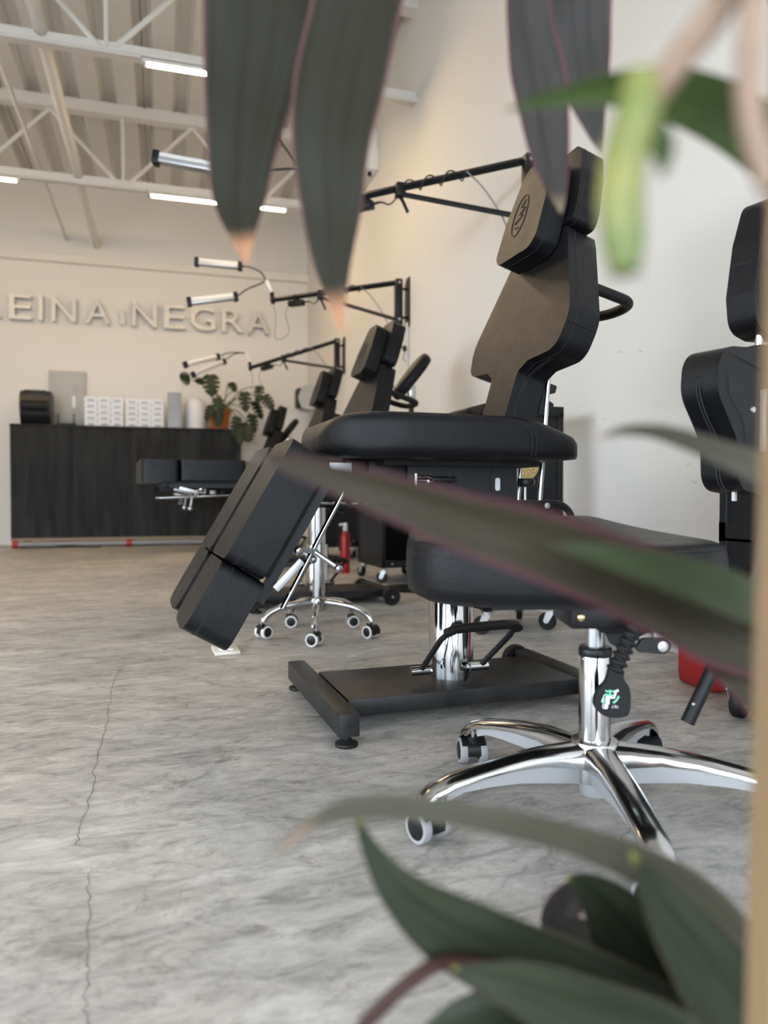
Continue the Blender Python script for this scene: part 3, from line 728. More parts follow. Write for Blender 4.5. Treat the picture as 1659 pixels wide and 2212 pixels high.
def make_artist_stool():
    S = empty('artist_stool', (0.724, 1.13, 0), -YAW)
    tag(S, 'large black artist stool with polished five-star base in front of the chairs', 'stool')
    # --- cast five-star base
    hub = MB().lathe([(0.030, 0.060), (0.044, 0.066), (0.046, 0.115), (0.040, 0.132), (0.028, 0.134)], 28).build('base_hub', ALU, S)
    MB().lathe([(0.022, 0.036), (0.025, 0.040), (0.025, 0.062)], 20).build('hub_foot', CASTALU, hub)
    a0 = radians(181.5 + 16.68)
    for i in range(5):
        a = a0 - i * 2 * pi / 5
        T = Matrix.Rotation(a, 4, 'Z')
        # polished arched spine
        st = [(0.030, 0.030, 0.130, 0.090), (0.06, 0.026, 0.130, 0.096), (0.11, 0.024, 0.128, 0.104), (0.17, 0.023, 0.121, 0.103), (0.225, 0.0225, 0.111, 0.096), (0.275, 0.022, 0.101, 0.084), (0.306, 0.0215, 0.090, 0.068), (0.326, 0.020, 0.074, 0.056), (0.333, 0.016, 0.060, 0.050)]
        rings = []
        for r, w, zt, zb in st:
            prof2 = [(-w, zb), (-w, zb + (zt - zb) * 0.45), (-w * 0.82, zt - 0.005), (-w * 0.4, zt), (w * 0.4, zt), (w * 0.82, zt - 0.005), (w, zb + (zt - zb) * 0.45), (w, zb)]
            rings.append([(r, p[0], p[1]) for p in prof2])
        arm = MB().loft(rings, T).build('base_arm', ALU, S, angle=50)
        # paler web under the spine
        st2 = [(0.035, 0.017, 0.104, 0.064), (0.08, 0.016, 0.108, 0.070), (0.15, 0.015, 0.108, 0.078), (0.21, 0.014, 0.101, 0.078), (0.255, 0.013, 0.092, 0.075), (0.285, 0.012, 0.080, 0.064)]
        MB().loft([[(r, -w, zb), (r, -w * 1.2, zt), (r, w * 1.2, zt), (r, w, zb)] for r, w, zt, zb in st2], T).build('arm_web', CASTALU, arm, smooth=False)
        c = T @ Vector((0.312, 0, 0))
        twin_caster(S, (c.x, c.y, 0), a + [1.9, 2.6, 0.6, -0.7, 0.5][i], 0.0265, GREYTYRE, 0.05, 0.075)
    # --- gas column
    MB().lathe([(0.0275, 0.120), (0.0275, 0.286), (0.0265, 0.289)], 32).build('column', CHROME, S)
    MB().lathe([(0.0278, 0.2805), (0.0285, 0.284), (0.0285, 0.293), (0.026, 0.2965), (0.018, 0.297)], 32).build('column_collar', BLACKPLASTIC, S)
    MB().lathe([(0.0158, 0.29), (0.0158, 0.36)], 24).build('piston', BRUSHED, S)
    MB().ball((-0.0235, -0.0145, 0.277), 0.003).build('set_screw', ZINC, S)
    # --- tilt mechanism
    MB().box((0.018, -0.02, 0.362), (0.165, 0.13, 0.042), bevel=0.006).box((0.04, -0.02, 0.345), (0.10, 0.10, 0.03), bevel=0.008).build('tilt_housing', BLACKSTEEL, S)
    MB().prism(round_poly([(0.02, 0.30), (0.10, 0.335), (0.10, 0.36), (-0.01, 0.36)], 0.012), 0.03, 0.036, Matrix.Rotation(pi / 2, 4, 'X')).build('housing_skirt', BLACKSTEEL, S)
    MB().lathe([(0.0068, 0), (0.0062, 0.003), (0.003, 0.0045)], 16, Matrix.Translation((-0.048, -0.086, 0.361)) @ Matrix.Rotation(pi / 2, 4, 'X')).build('brass_bolt', BRASS, S)
    MB().box((-0.05, -0.01, 0.392), (0.30, 0.28, 0.018)).build('seat_plate', BLACKSTEEL, S, smooth=False)
    MB().box((0.085, -0.078, 0.333), (0.028, 0.012, 0.032), bevel=0.003).build('spring_bracket', SATIN, S)
    lk = MB().prism(round_poly([(0.035, 0.306), (0.088, 0.302), (0.10, 0.315), (0.088, 0.328), (0.05, 0.328)], 0.011), 0.086, 0.094, Matrix.Rotation(pi / 2, 4, 'X')).build('spring_link', BLACKSTEEL, S)
    MB().lathe([(0.0085, 0), (0.0085, 0.004), (0.005, 0.005)], 18, Matrix.Translation((0.082, -0.094, 0.315)) @ Matrix.Rotation(pi / 2, 4, 'X')).build('bolt', ZINC, lk)
    # --- tilt lever: ribbed gaiter and paddle
    G0, G1 = Vector((0.036, -0.085, 0.370)), Vector((-0.005, -0.125, 0.281))
    path = catmull([G0, Vector((0.030, -0.112, 0.352)), Vector((0.012, -0.122, 0.318)), G1], 14)
    rad = [0.0125 + 0.0022 * (1 if (i // 2) % 2 == 0 else -1) for i in range(len(path))]
    gt = MB().tube(path, rad, 16).build('lever_gaiter', RUBBER, S, angle=70)
    MB().lathe([(0.020, -0.004), (0.021, 0.004), (0.016, 0.016), (0.013, 0.022)], 20, Matrix.Translation((0.037, -0.078, 0.372)) @ Matrix.Rotation(radians(75), 4, 'X')).build('gaiter_boot', RUBBER, gt)
    PM = Matrix.Translation((0, -0.128, 0)) @ Matrix.Rotation(pi / 2, 4, 'X')
    pout = [(-0.0155, 0.286), (0.0055, 0.286), (0.0075, 0.272), (0.0165, 0.257), (0.0185, 0.238), (0.0165, 0.218), (0.008, 0.2115), (-0.010, 0.2105), (-0.027, 0.2155), (-0.0375, 0.228), (-0.038, 0.240), (-0.032, 0.255), (-0.0205, 0.268)]
    pout = [(p.x, p.y) for p in catmull([Vector((*p, 0)) for p in pout + [pout[0]]], 4)[:-1]]
    pd = MB().prism(pout, -0.006, 0.006, PM, 0.0045, 3).build('tilt_paddle', RUBBER, S)
    # printed pictogram (upside down) and word
    def flat(name, polys, mat, z=0.0063):
        m = MB()
        for q in polys: m.prism(q, z, z + 0.0003, PM)
        return m.build(name, mat, pd, smooth=False)
    K = 200.0 / 1475 / 1600 * 1.165   # metres for one zoomed pixel at the paddle
    def pp(x, y): return ((1240 + x / 7.375 - CXP) / FPX * 1.160 - 0.369, CAMH - (1280 + y / 7.375 - HOR) / FPX * 1.160)
    def stroke(pts, w):
        P = [Vector((*pp(*p), 0)) for p in pts]; Lp, Rp = [], []
        for i, p in enumerate(P):
            t = (P[min(i + 1, len(P) - 1)] - P[max(0, i - 1)]).normalized(); n = Vector((-t.y, t.x, 0)) * w * 0.5 * 0.0000983
            Lp.append((p + n)[:2]); Rp.append((p - n)[:2])
        return [tuple(a) for a in Lp] + [tuple(a) for a in Rp[::-1]]
    flat('pictogram_stool', [stroke([(510, 1560), (520, 1580), (640, 1582), (650, 1565)], 22), stroke([(578, 1555), (576, 1640)], 22), stroke([(500, 1625), (560, 1645), (625, 1645)], 24), stroke([(478, 1690), (470, 1770)], 30),
                             stroke([(640, 1755), (680, 1730), (715, 1670)], 26), [pp(620, 1745), pp(665, 1770), pp(630, 1770)], [pp(700, 1655), pp(738, 1690), pp(715, 1645)]], LABELG)
    flat('pictogram_figure', [[pp(510, 1655), pp(575, 1655), pp(570, 1790), pp(505, 1800)], stroke([(540, 1675), (645, 1680), (672, 1580), (715, 1562)], 38), [pp(500 + 30 * cos(k * pi / 6) + 20, 1825 + 38 * sin(k * pi / 6)) for k in range(12)],
                              stroke([(490, 1635), (447, 1740), (452, 1755)], 12), stroke([(490, 1780), (462, 1810), (470, 1850), (500, 1860)], 12)], LABELW)
    xs = 715
    for ch, x1, x0 in (('T', 715, 683), ('I', 677, 668), ('L', 660, 638), ('T', 634, 606)):
        me, ax, bx, ay, by = text_mesh(ch, 0.0)
        vs = [v.co.copy() for v in me.vertices]; fs = [tuple(p.vertices) for p in me.polygons]
        out = []
        for v in vs:
            fx = (v.x - ax) / (bx - ax); fy = (v.y - ay) / (by - ay)
            q = pp(x1 + (x0 - x1) * fx, 1805 + 40 * fy); out.append((q[0], q[1], 0.0064))
        MB().add(out, fs, PM).build('lettering', LABELW, pd, smooth=False)
        bpy.data.meshes.remove(me)
    # --- saddle seat
    so = [(-0.332, -0.05), (-0.318, -0.13), (-0.27, -0.185), (-0.17, -0.212), (-0.03, -0.216), (0.07, -0.208), (0.138, -0.178), (0.176, -0.12), (0.188, -0.04), (0.172, 0.05), (0.125, 0.14), (0.05, 0.215), (-0.04, 0.235), (-0.15, 0.215), (-0.25, 0.155), (-0.31, 0.07)]
    so = [(p.x, p.y) for p in catmull([Vector((*p, 0)) for p in so + [so[0]]], 5)[:-1]]
    def shape(x, y):
        return 0.034 * max(0.0, min(1.0, (y + 0.10) / 0.30)) ** 1.2 * max(0.0, min(1.0, (0.21 - x) / 0.16)) + 0.012 * max(0, -x - 0.1) / 0.23 - 0.004
    levels = [(0.90, 0.402, 0.0), (0.955, 0.398, 0.05), (0.985, 0.403, 0.1), (0.998, 0.418, 0.2), (1.0, 0.44, 0.4), (0.998, 0.462, 0.7), (0.990, 0.476, 0.9), (0.972, 0.4845, 1.0), (0.93, 0.489, 1.0), (0.80, 0.491, 1.0), (0.6, 0.490, 0.9), (0.35, 0.489, 0.85), (0.1, 0.489, 0.8)]
    st = MB(); ring_stack(st, so, levels, shape); seat = st.build('seat', LEATHER, S, angle=75)
    cx = sum(p[0] for p in so) / len(so); cy = sum(p[1] for p in so) / len(so)
    rim = [(cx + (p[0] - cx) * 0.983, cy + (p[1] - cy) * 0.983, 0.4812 + shape(*p) * 0.95) for p in so]
    MB().tube(rim + [rim[0]], 0.0011, 5).build('seam', SEAM, seat)
    rim2 = [(cx + (p[0] - cx) * 0.9985, cy + (p[1] - cy) * 0.9985, 0.4635 + shape(*p) * 0.72) for p in so]
    MB().tube(rim2 + [rim2[0]], 0.0008, 5).build('seam', SEAM, seat)
    sk = MB(); ring_stack(sk, so, [(0.80, 0.392, 0), (0.90, 0.391, 0), (0.935, 0.396, 0), (0.94, 0.404, 0)]); sk.build('seat_lining', FABRIC, S)
    # --- curved back bar through a clamp under the seat
    bar = catmull([Vector(p) for p in ((0.185, 0.05, 0.150), (0.236, 0.05, 0.262), (0.285, 0.055, 0.37), (0.318, 0.06, 0.47), (0.330, 0.07, 0.55), (0.322, 0.078, 0.62), (0.318, 0.085, 0.70))], 7)
    MB().tube(bar, 0.0125, 14).build('back_bar', BLACKSTEEL, S)
    MB().lathe([(0.0127, 0), (0.0129, 0.004), (0.012, 0.005)], 14, Matrix.Translation((0.1835, 0.05, 0.1465)) @ Matrix.Rotation(radians(24.5), 4, 'Y')).build('bar_end_cap', BLACKPLASTIC, S)
    MB().ball((0.188, 0.036, 0.184), 0.0035).build('snap_button', ZINC, S)
    MB().box((0, 0, 0), (0.20, 0.026, 0.018), Matrix.Translation((0.175, 0.03, 0.318)) @ Matrix.Rotation(radians(20), 4, 'Y'), bevel=0.004).build('clamp_arm', BLACKSTEEL, S)
    MB().lathe([(0.026, -0.022), (0.027, -0.018), (0.027, 0.018), (0.026, 0.022)], 24, Matrix.Translation((0.245, 0.046, 0.278)) @ Matrix.Rotation(pi / 2, 4, 'X')).build('bar_clamp', BLACKPLASTIC, S)
    # --- back pad and head pad, turned a little
    R = Matrix.Translation((0.290, 0.045, -0.008)) @ Matrix.Rotation(radians(30), 4, 'Z') @ Matrix.Rotation(pi / 2, 4, 'X')
    bo = round_poly([(-0.125, 0.745), (-0.118, 0.822), (0.0, 0.828), (0.13, 0.822), (0.14, 0.745), (0.095, 0.665), (0.09, 0.58), (0.0, 0.57), (-0.065, 0.578), (-0.07, 0.665)], [0.06, 0.055, 0.02, 0.055, 0.06, 0.04, 0.035, 0.03, 0.035, 0.04], 6)
    bp = MB().prism(bo, -0.052, 0.022, R, 0.024, 5).build('back_pad', LEATHER, S)
    for z in (-0.012, -0.018):
        seam_line([(-0.1205, 0.775, z), (-0.1245, 0.745, z), (-0.105, 0.705, z), (-0.073, 0.66, z), (-0.068, 0.60, z), (-0.05, 0.575, z)], bp, M=R, r=0.0013)
    seam_line([(-0.1225, 0.775, -0.04), (-0.1225, 0.775, 0.0), (-0.115, 0.775, 0.016), (-0.095, 0.775, 0.0222)], bp, M=R, r=0.0014)
    seam_line([(-0.097, 0.815, 0.0185), (-0.094, 0.77, 0.0222), (-0.09, 0.74, 0.0222), (-0.055, 0.70, 0.0222), (-0.045, 0.66, 0.0222)], bp, M=R, r=0.0011)
    seam_line([(-0.088, 0.812, 0.0215), (-0.05, 0.802, 0.0225), (0.0, 0.79, 0.0225), (0.05, 0.79, 0.0225)], bp, M=R, r=0.0016)
    MB().box((0.015, 0.70, 0.028), (0.05, 0.11, 0.012), R, bevel=0.003).build('back_bracket', SATIN, bp)
    MB().lathe([(0.006, 0), (0.005, 0.004)], 12, R @ Matrix.Translation((-0.028, 0.718, 0.021))).build('bolt', ZINC, bp)
    MB().box((-0.03, 0.568, -0.01), (0.006, 0.02, 0.006), R).build('zip_pull', ZINC, bp, smooth=False)
    MB().box((0.045, 0.834, -0.015), (0.055, 0.014, 0.045), R, bevel=0.005).build('post_socket', BLACKPLASTIC, S)
    MB().cyl((0.045, 0.83, -0.015), (0.045, 0.90, -0.015), 0.0075, 12, R).build('head_post', CHROME, S)
    R2 = R @ Matrix.Translation((0.035, 0, 0))
    ho = round_poly([(-0.03, 0.87), (-0.038, 0.93), (-0.02, 1.03), (0.01, 1.11), (0.06, 1.12), (0.10, 1.03), (0.11, 0.93), (0.09, 0.862), (0.02, 0.858)], 0.035, 5)
    hp = MB().prism(ho, -0.050, 0.006, R2, 0.020, 4).build('head_pad', LEATHER, S)
    seam_line([(-0.0275, 0.99, -0.045), (-0.0275, 0.99, -0.016), (-0.023, 0.99, 0.0), (-0.008, 0.988, 0.0063), (0.02, 0.985, 0.0063)], hp, M=R2, r=0.0013)
    seam_line([(-0.005, 1.075, 0.0055), (-0.015, 1.02, 0.0062), (-0.022, 0.95, 0.0062), (-0.018, 0.90, 0.0062), (0.01, 0.872, 0.0055)], hp, M=R2, r=0.0011)
    return S
artist_stool = make_artist_stool()

# ---------------------------------------------------------------- small tubular stool behind the front chair
def make_small_stool():
    S = empty('rolling_stool', (0.60, 2.915, 0), radians(0)); tag(S, 'small rolling stool with tubular chrome base behind the hanging leg rests', 'stool')
    MB().lathe([(0.028, 0.098), (0.034, 0.105), (0.034, 0.150), (0.026, 0.155)], 24).build('base_hub', CHROME, S)
    MB().lathe([(0.0245, 0.15), (0.0245, 0.37)], 24).build('column', CHROME, S)
    MB().lathe([(0.0165, 0.36), (0.0165, 0.52)], 20).build('piston', CHROME, S)
    base = radians(-106)
    for i in range(5):
        a = base + i * 2 * pi / 5
        T = Matrix.Rotation(a, 4, 'Z')
        MB().tube([(0.02, 0, 0.132), (0.07, 0, 0.130), (0.14, 0, 0.120), (0.19, 0, 0.102), (0.215, 0, 0.080), (0.222, 0, 0.066)], 0.0135, 12, T, smooth=4).build('leg', CHROME, S)
        c = T @ Vector((0.222, 0, 0))
        twin_caster(S, (c.x, c.y, 0), a + [1.2, 2.7, 2.4, 1.0, 0.5][i], 0.0255, WHITETYRE, 0.048, 0.072)
    st = MB(); ring_stack(st, circ(36, 0.165), [(0.88, 0.530, 0), (0.97, 0.531, 0), (1.0, 0.545, 0), (1.0, 0.575, 0), (0.97, 0.594, 0), (0.85, 0.600, 0), (0.4, 0.602, 0)])
    s = st.build('seat', LEATHER, S, angle=70)
    MB().torus((0, 0, 0.532), 0.155, 0.007, n=36).build('seat_ring', CHROME, S)
    MB().lathe([(0.07, 0.512), (0.08, 0.53)], 20).build('seat_mount', BLACKSTEEL, S)
    MB().tube([(0.02, -0.02, 0.515), (0.06, -0.08, 0.50), (0.08, -0.12, 0.495)], 0.005, 8).build('lift_lever', BLACKSTEEL, S)
make_small_stool()
#@@TROLLEYS
# ---------------------------------------------------------------- trolleys
def fork_caster(parent, pos, ang, r=0.037):
    T = Matrix.Translation(pos) @ Matrix.Rotation(ang, 4, 'Z')
    f = MB().lathe([(0.024, 2.35 * r), (0.024, 2.5 * r)], 18, T).lathe([(0.014, 2.15 * r), (0.014, 2.4 * r)], 14, T)
    for s in (-1, 1):
        f.prism(round_poly([(-0.018, 2.2 * r), (0.020, 2.2 * r), (0.034, 1.0 * r), (0.024, 0.72 * r), (0.012, 0.85 * r)], 0.006), s * 0.017 - 0.0015, s * 0.017 + 0.0015, T @ Matrix.Rotation(pi / 2, 4, 'X'))
    fk = f.build('caster_fork', ZINC, parent)
    W = MB().lathe([(r * 0.6, -0.011), (r * 0.95, -0.012), (r, -0.008), (r, 0.008), (r * 0.95, 0.012), (r * 0.6, 0.011)], 28, T @ Matrix.Translation((0.022, 0, r)) @ Matrix.Rotation(pi / 2, 4, 'X'))
    W.lathe([(r * 0.65, -0.007), (r * 0.65, 0.007)], 20, T @ Matrix.Translation((0.022, 0, r)) @ Matrix.Rotation(pi / 2, 4, 'X'))
    W.build('caster_wheel', RUBBER, fk)
    MB().lathe([(0.007, -0.021), (0.007, 0.021)], 12, T @ Matrix.Translation((0.022, 0, r)) @ Matrix.Rotation(pi / 2, 4, 'X')).build('axle', ZINC, fk)
    return fk

def trolley(loc, rz, w, d, h, label, angs, shelves=(0.105, 0.45), panel=True, side=False, rear=False, emblem=None, handle=True, top=True):
    """steel tool trolley: trays, corner posts, back panel; x along its width, y its depth, front face at -y"""
    T = empty('tool_trolley', loc, rz); tag(T, label, 'trolley', 'black tool trolleys by the wall')
    k = 0
    for sx in (-1, 1):
        for sy in (-1, 1):
            fork_caster(T, (sx * (w / 2 - 0.03), sy * (d / 2 - 0.03), 0), angs[k]); k += 1
            MB().box((sx * (w / 2 - 0.012), sy * (d / 2 - 0.012), (h + 0.1) / 2), (0.024, 0.024, h - 0.1), bevel=0.002).build('corner_post', BLACKSTEEL, T)
    for z in list(shelves) + ([h - 0.02] if top else []):
        t = MB().box((0, 0, z), (w, d, 0.008)).box((0, -d / 2 + 0.003, z + 0.02), (w, 0.006, 0.045)).box((0, d / 2 - 0.003, z + 0.02), (w, 0.006, 0.045)).box((-w / 2 + 0.003, 0, z + 0.02), (0.006, d, 0.045)).box((w / 2 - 0.003, 0, z + 0.02), (0.006, d, 0.045))
        t.build('tray', BLACKSTEEL, T, smooth=False)
    for sx in (-0.62, 0.62):
        MB().ball((sx * w / 2, -d / 2 - 0.001, shelves[0] + 0.02), 0.006).build('screw', ZINC, T)
    if panel:
        p = MB().box((0, -d / 2 + 0.010, (h + 0.16) / 2), (w - 0.006, 0.006, h - 0.16)).build('panel', BLACKSTEEL, T, smooth=False)
        if emblem:
            ex, ez, er = emblem
            M = Matrix.Translation((ex, -d / 2 + 0.0065, ez)) @ Matrix.Rotation(pi / 2, 4, 'X')
            e = MB().lathe([(er, 0), (er, 0.0012)], 40, M).build('round_emblem', GOLD, T, smooth=False); e['label'] = 'round gold emblem with dense dark engraving'
            q = MB()
            for R0, n, l0, l1 in ((er * 0.93, 1, 0, 0), (er * 0.72, 1, 0, 0), (er * 0.36, 1, 0, 0)):
                q.torus((0, 0, 0.0013), R0, er * 0.018, M, 36, 5)
            for i in range(28):
                a = 2 * pi * i / 28; r0, r1 = er * 0.75, er * (0.90 if i % 2 else 0.84)
                q.tube([(r0 * cos(a), r0 * sin(a), 0.0013), (r1 * cos(a + 0.06), r1 * sin(a + 0.06), 0.0013)], er * 0.022, 4, M)
            for i in range(16):
                a = 2 * pi * i / 16; q.tube([(er * 0.42 * cos(a), er * 0.42 * sin(a), 0.0013), (er * 0.58 * cos(a + 0.14), er * 0.58 * sin(a + 0.14), 0.0013), (er * 0.68 * cos(a - 0.05), er * 0.68 * sin(a - 0.05), 0.0013)], er * 0.026, 4, M)
            for i in range(6):
                a = 2 * pi * i / 6; q.torus((er * 0.19 * cos(a), er * 0.19 * sin(a), 0.0013), er * 0.07, er * 0.02, M, 10, 4)
            q.build('engraving', GOLDDARK, e)
    if rear: MB().box((0, d / 2 - 0.008, (h + 0.10) / 2), (w - 0.01, 0.006, h - 0.10)).build('rear_panel', BLACKSTEEL, T, smooth=False)
    if side or rear:
        for sx in (-1, 1): MB().box((sx * (w / 2 - 0.008), 0, (h + 0.10) / 2), (0.006, d - 0.01, h - 0.10)).build('side_panel', BLACKSTEEL, T, smooth=False)
    if handle:
        MB().tube([(-w / 2, -d / 2 + 0.05, h - 0.03), (-w / 2 - 0.05, -d / 2 + 0.05, h), (-w / 2 - 0.05, d / 2 - 0.05, h), (-w / 2, d / 2 - 0.05, h - 0.03)], 0.009, 10).build('handle', BLACKSTEEL, T)
    return T
trolley((1.395, 2.87, 0), radians(2), 0.36, 0.34, 0.90, 'black steel trolley with a round gold emblem behind the front chair', [2.6, 0.4, 2.2, 1.0], emblem=(0.0, 0.685, 0.068))
trolley((1.49, 4.72, 0), radians(3), 0.36, 0.50, 0.66, 'open black steel trolley behind the chair with raised leg rests', [2.4, 1.9, 2.0, 0.3], panel=False, rear=True)
trolley((1.53, 1.37, 0), radians(0), 0.38, 0.34, 0.74, 'black steel trolley beside the red canister, cut off by the wooden post', [2.2, 0.4, 2.0, 1.0], handle=False, side=True)
trolley((1.49, 6.6, 0), radians(0), 0.36, 0.45, 0.66, 'black steel trolley farthest back along the wall, between the hidden chairs', [2.4, 1.9, 2.0, 0.3])

# small fire extinguisher on the floor past the open trolley
rb = empty('fire_extinguisher', (1.265, 5.20, 0)); tag(rb, 'slim red extinguisher with a pale top standing past the open trolley', 'extinguisher')
MB().lathe([(0.030, 0), (0.034, 0.006), (0.034, 0.25), (0.026, 0.29), (0.014, 0.305)], 20).build('body', RED, rb)
MB().lathe([(0.016, 0.302), (0.018, 0.306), (0.017, 0.355), (0.010, 0.362)], 14).box((-0.022, 0, 0.35), (0.04, 0.014, 0.014)).build('valve', WHITE, rb)
MB().tube([(-0.02, -0.01, 0.345), (-0.05, -0.02, 0.30), (-0.045, -0.02, 0.16)], 0.007, 8, smooth=4).build('hose', RUBBER, rb)

# red canister on the floor by the wall
cn = empty('red_canister', (1.585, 1.80, 0), radians(-6)); tag(cn, 'red plastic canister with a black handle ring on the floor by the wall', 'canister')
co = round_poly([(-0.105, -0.085), (0.105, -0.085), (0.105, 0.085), (-0.105, 0.085)], 0.03, 4)
cm = MB(); ring_stack(cm, co, [(0.90, 0.0, 0), (0.97, 0.006, 0), (1.0, 0.03, 0), (1.0, 0.15, 0), (0.97, 0.155, 0), (0.97, 0.165, 0), (1.0, 0.17, 0), (1.0, 0.24, 0), (0.95, 0.258, 0), (0.6, 0.262, 0)])
cm.build('body', RED, cn)
MB().torus((-0.02, 0, 0.275), 0.038, 0.012).build('cap', BLACKPLASTIC, cn)
MB().torus((0, 0, 0), 0.034, 0.010, Matrix.Translation((-0.005, -0.088, 0.12)) @ Matrix.Rotation(pi / 2, 4, 'X')).build('handle_ring', BLACKPLASTIC, cn)
MB().tube([(0.05, 0, 0.255), (0.06, 0, 0.29), (0.02, 0, 0.30), (0.0, 0, 0.295)], 0.009, 8).build('grip', RED, cn)

# floor outlet under the hanging foot pads
fo = empty('floor_outlet', (0.215, 2.70, 0), radians(2)); tag(fo, 'small cream floor outlet plate under the hanging foot pads', 'outlet')
MB().box((0, 0, 0.006), (0.088, 0.135, 0.012), bevel=0.003).build('plate', CREAM, fo)
MB().box((0, 0, 0.014), (0.048, 0.085, 0.005), bevel=0.0015).build('cover', WHITE, fo)
for y in (-0.058, 0.058): MB().ball((0, y, 0.012), 0.004).build('screw', ZINC, fo)
rs = MB()
P = [((0.19 + 0.03 * sin(3 * a)) * cos(a) - 0.02, (0.33 + 0.05 * cos(2 * a)) * sin(a) * 0.5) for a in [2 * pi * i / 40 for i in range(40)]]
for i in range(40):
    if 3 < i < 36 and i % 7 != 2:
        a, b = Vector((*P[i], 0.0008)), Vector((*P[(i + 1) % 40], 0.0008)); n = (b - a).normalized().cross(Vector((0, 0, 1))) * random.uniform(0.001, 0.005)
        rs.add([a + n, b + n, b - n, a - n], [(0, 1, 2, 3)])
o = rs.build('grout_ring', RESIDUE, fl, smooth=False); o.location = fo.location

# ---------------------------------------------------------------- lamp arms on the right wall
def lamp_arm(post, end, lamps, label, h=0.31):
    """post: top of the pivot post; end: tip of the boom; lamps: list of gooseneck point lists, the bar lies between the last two points"""
    A = empty('lamp_arm', (XR, post.y, post.z)); tag(A, label, 'lamp arm', 'wall lamp arms with two bar lamps'); O = A.location.copy()
    def L(v): return Vector(v) - O
    p = L(post); e = L(end)
    MB().prism([(-0.05, 0.03), (0.02, 0.03), (0.05, -0.02), (0.05, -h + 0.02), (0.03, -h - 0.02), (-0.05, -h - 0.02)], -0.009, -0.001, frame((0, 0, 0), (0, 1, 0), (0, 0, 1), (1, 0, 0))).build('wall_plate', BLACKSTEEL, A, smooth=False)
    MB().box((p.x, p.y, p.z - h / 2), (0.052, 0.06, h + 0.035), bevel=0.008).build('pivot_post', BLACKSTEEL, A)
    for z in (-0.05, -h + 0.05):
        MB().cyl((p.x, p.y, z), (-0.004, p.y, z), 0.009, 10).build('standoff', BLACKSTEEL, A)
        MB().ball((-0.012, 0.025, z), 0.010).build('bolt', ZINC, A)
    top = p + Vector((0, 0, -0.006)); dirb = (e - top); ln = dirb.length; dn = dirb.normalized()
    MB().tube([top, e], 0.0205, 4).build('boom', BLACKSTEEL, A, smooth=False)
    m = top + dirb * 0.60
    MB().tube([p + Vector((0, 0, -h + 0.03)), m + Vector((0, 0, -0.03))], 0.0135, 8).build('brace', BLACKSTEEL, A)
    cl = MB().box((0, 0, 0), (0.05, 0.055, 0.07), Matrix.Translation(m + Vector((0, 0, -0.012))), bevel=0.006).tube([m + Vector((0, 0, -0.045)), m + Vector((0.01, -0.02, -0.075)), m + Vector((0.035, -0.025, -0.13))], 0.009, 8)
    cl.build('clamp', BLACKPLASTIC, A)
    for q in (p + Vector((0, -0.03, -0.012)), p + Vector((0, -0.03, -h + 0.03))): MB().ball(q, 0.011).build('bolt', ZINC, A)
    # power adapter strapped under the boom
    u = top + dirb * 0.80 + Vector((0, 0, -0.052)); side = Vector((0, 0, 1)).cross(dn).normalized(); upv = dn.cross(side)
    ad = MB().box((0, 0, 0), (0.135, 0.055, 0.042), frame(u, dn, side, upv), bevel=0.005).build('power_adapter', BLACKPLASTIC, A)
    MB().box((0.0, 0, 0.035), (0.02, 0.06, 0.05), frame(u, dn, side, upv)).build('strap', RUBBER, ad, smooth=False)
    a0 = u - dn * 0.068
    MB().tube([a0, a0 - dn * 0.05, a0 - dn * 0.10 + Vector((0, 0, -0.02)), m + Vector((0, 0, -0.03))], [0.008, 0.005, 0.004, 0.004], 6, smooth=4).build('cable', CABLE, A)
    # cable wound round the boom, then dropping to the wall
    wind = []
    for i in range(41):
        t = i / 40; a = 2 * pi * 3.0 * t
        wind.append(m + (top - m) * (0.05 + 0.5 * t) + side * 0.027 * cos(a) + Vector((0, 0, 1)) * 0.029 * sin(a))
    MB().tube(wind, 0.0042, 6).build('cable', CABLE, A)
    w = wind[-1]
    MB().tube([w, w + Vector((0.10, -0.02, -0.10)), w + Vector((0.20, -0.06, -0.30)), w + Vector((0.24, -0.08, -0.62))], 0.0040, 6, smooth=6).build('cable', CABLEGREY, A)
    b0 = u + dn * 0.068
    MB().tube([b0, b0 + Vector((-0.03, 0, -0.08)), b0 + Vector((0.0, 0.02, -0.22)), b0 + Vector((-0.10, 0.05, -0.27)), e + Vector((0.02, 0, -0.14)), e + Vector((0, 0, -0.02))], 0.0035, 6, smooth=6).build('cable', CABLEGREY, A)
    # swivel and goosenecks
    sw = MB().cyl(e + Vector((0, 0, -0.03)), e + Vector((-0.01, 0.01, 0.06)), 0.018, 10).ball(e, 0.026)
    sw.build('swivel', BLACKPLASTIC, A)
    top2 = e + Vector((-0.055, 0.0, 0.15))
    MB().cyl(e + Vector((-0.012, 0.0, 0.06)), top2, 0.017, 12).build('driver_tube', LEDOFF, A)
    for pts in lamps:
        P = [L(q) for q in pts]
        lamp = empty('bar_lamp'); lamp.parent = A
        MB().tube([top2] + P[:-1], 0.0062, 8, smooth=6).build('gooseneck', CABLE, lamp)
        a, b = P[-2], P[-1]; dv = (b - a).normalized(); sd = Vector((0, 0, 1)).cross(dv).normalized(); uv = dv.cross(sd)
        F = frame(a, dv, sd, uv); l = (b - a).length
        MB().box((l / 2, 0, 0.008), (l - 0.05, 0.058, 0.030), F, bevel=0.004).build('diffuser', LEDOFF, lamp)
        MB().box((l / 2, 0, -0.012), (l - 0.05, 0.062, 0.028), F, bevel=0.004).build('heat_sink', ALUGREY, lamp)
        for x in (0.012, l - 0.012): MB().box((x, 0, -0.003), (0.035, 0.068, 0.068), F, bevel=0.005).build('end_cap', BLACKPLASTIC, lamp)
    return A
PX = 1.675
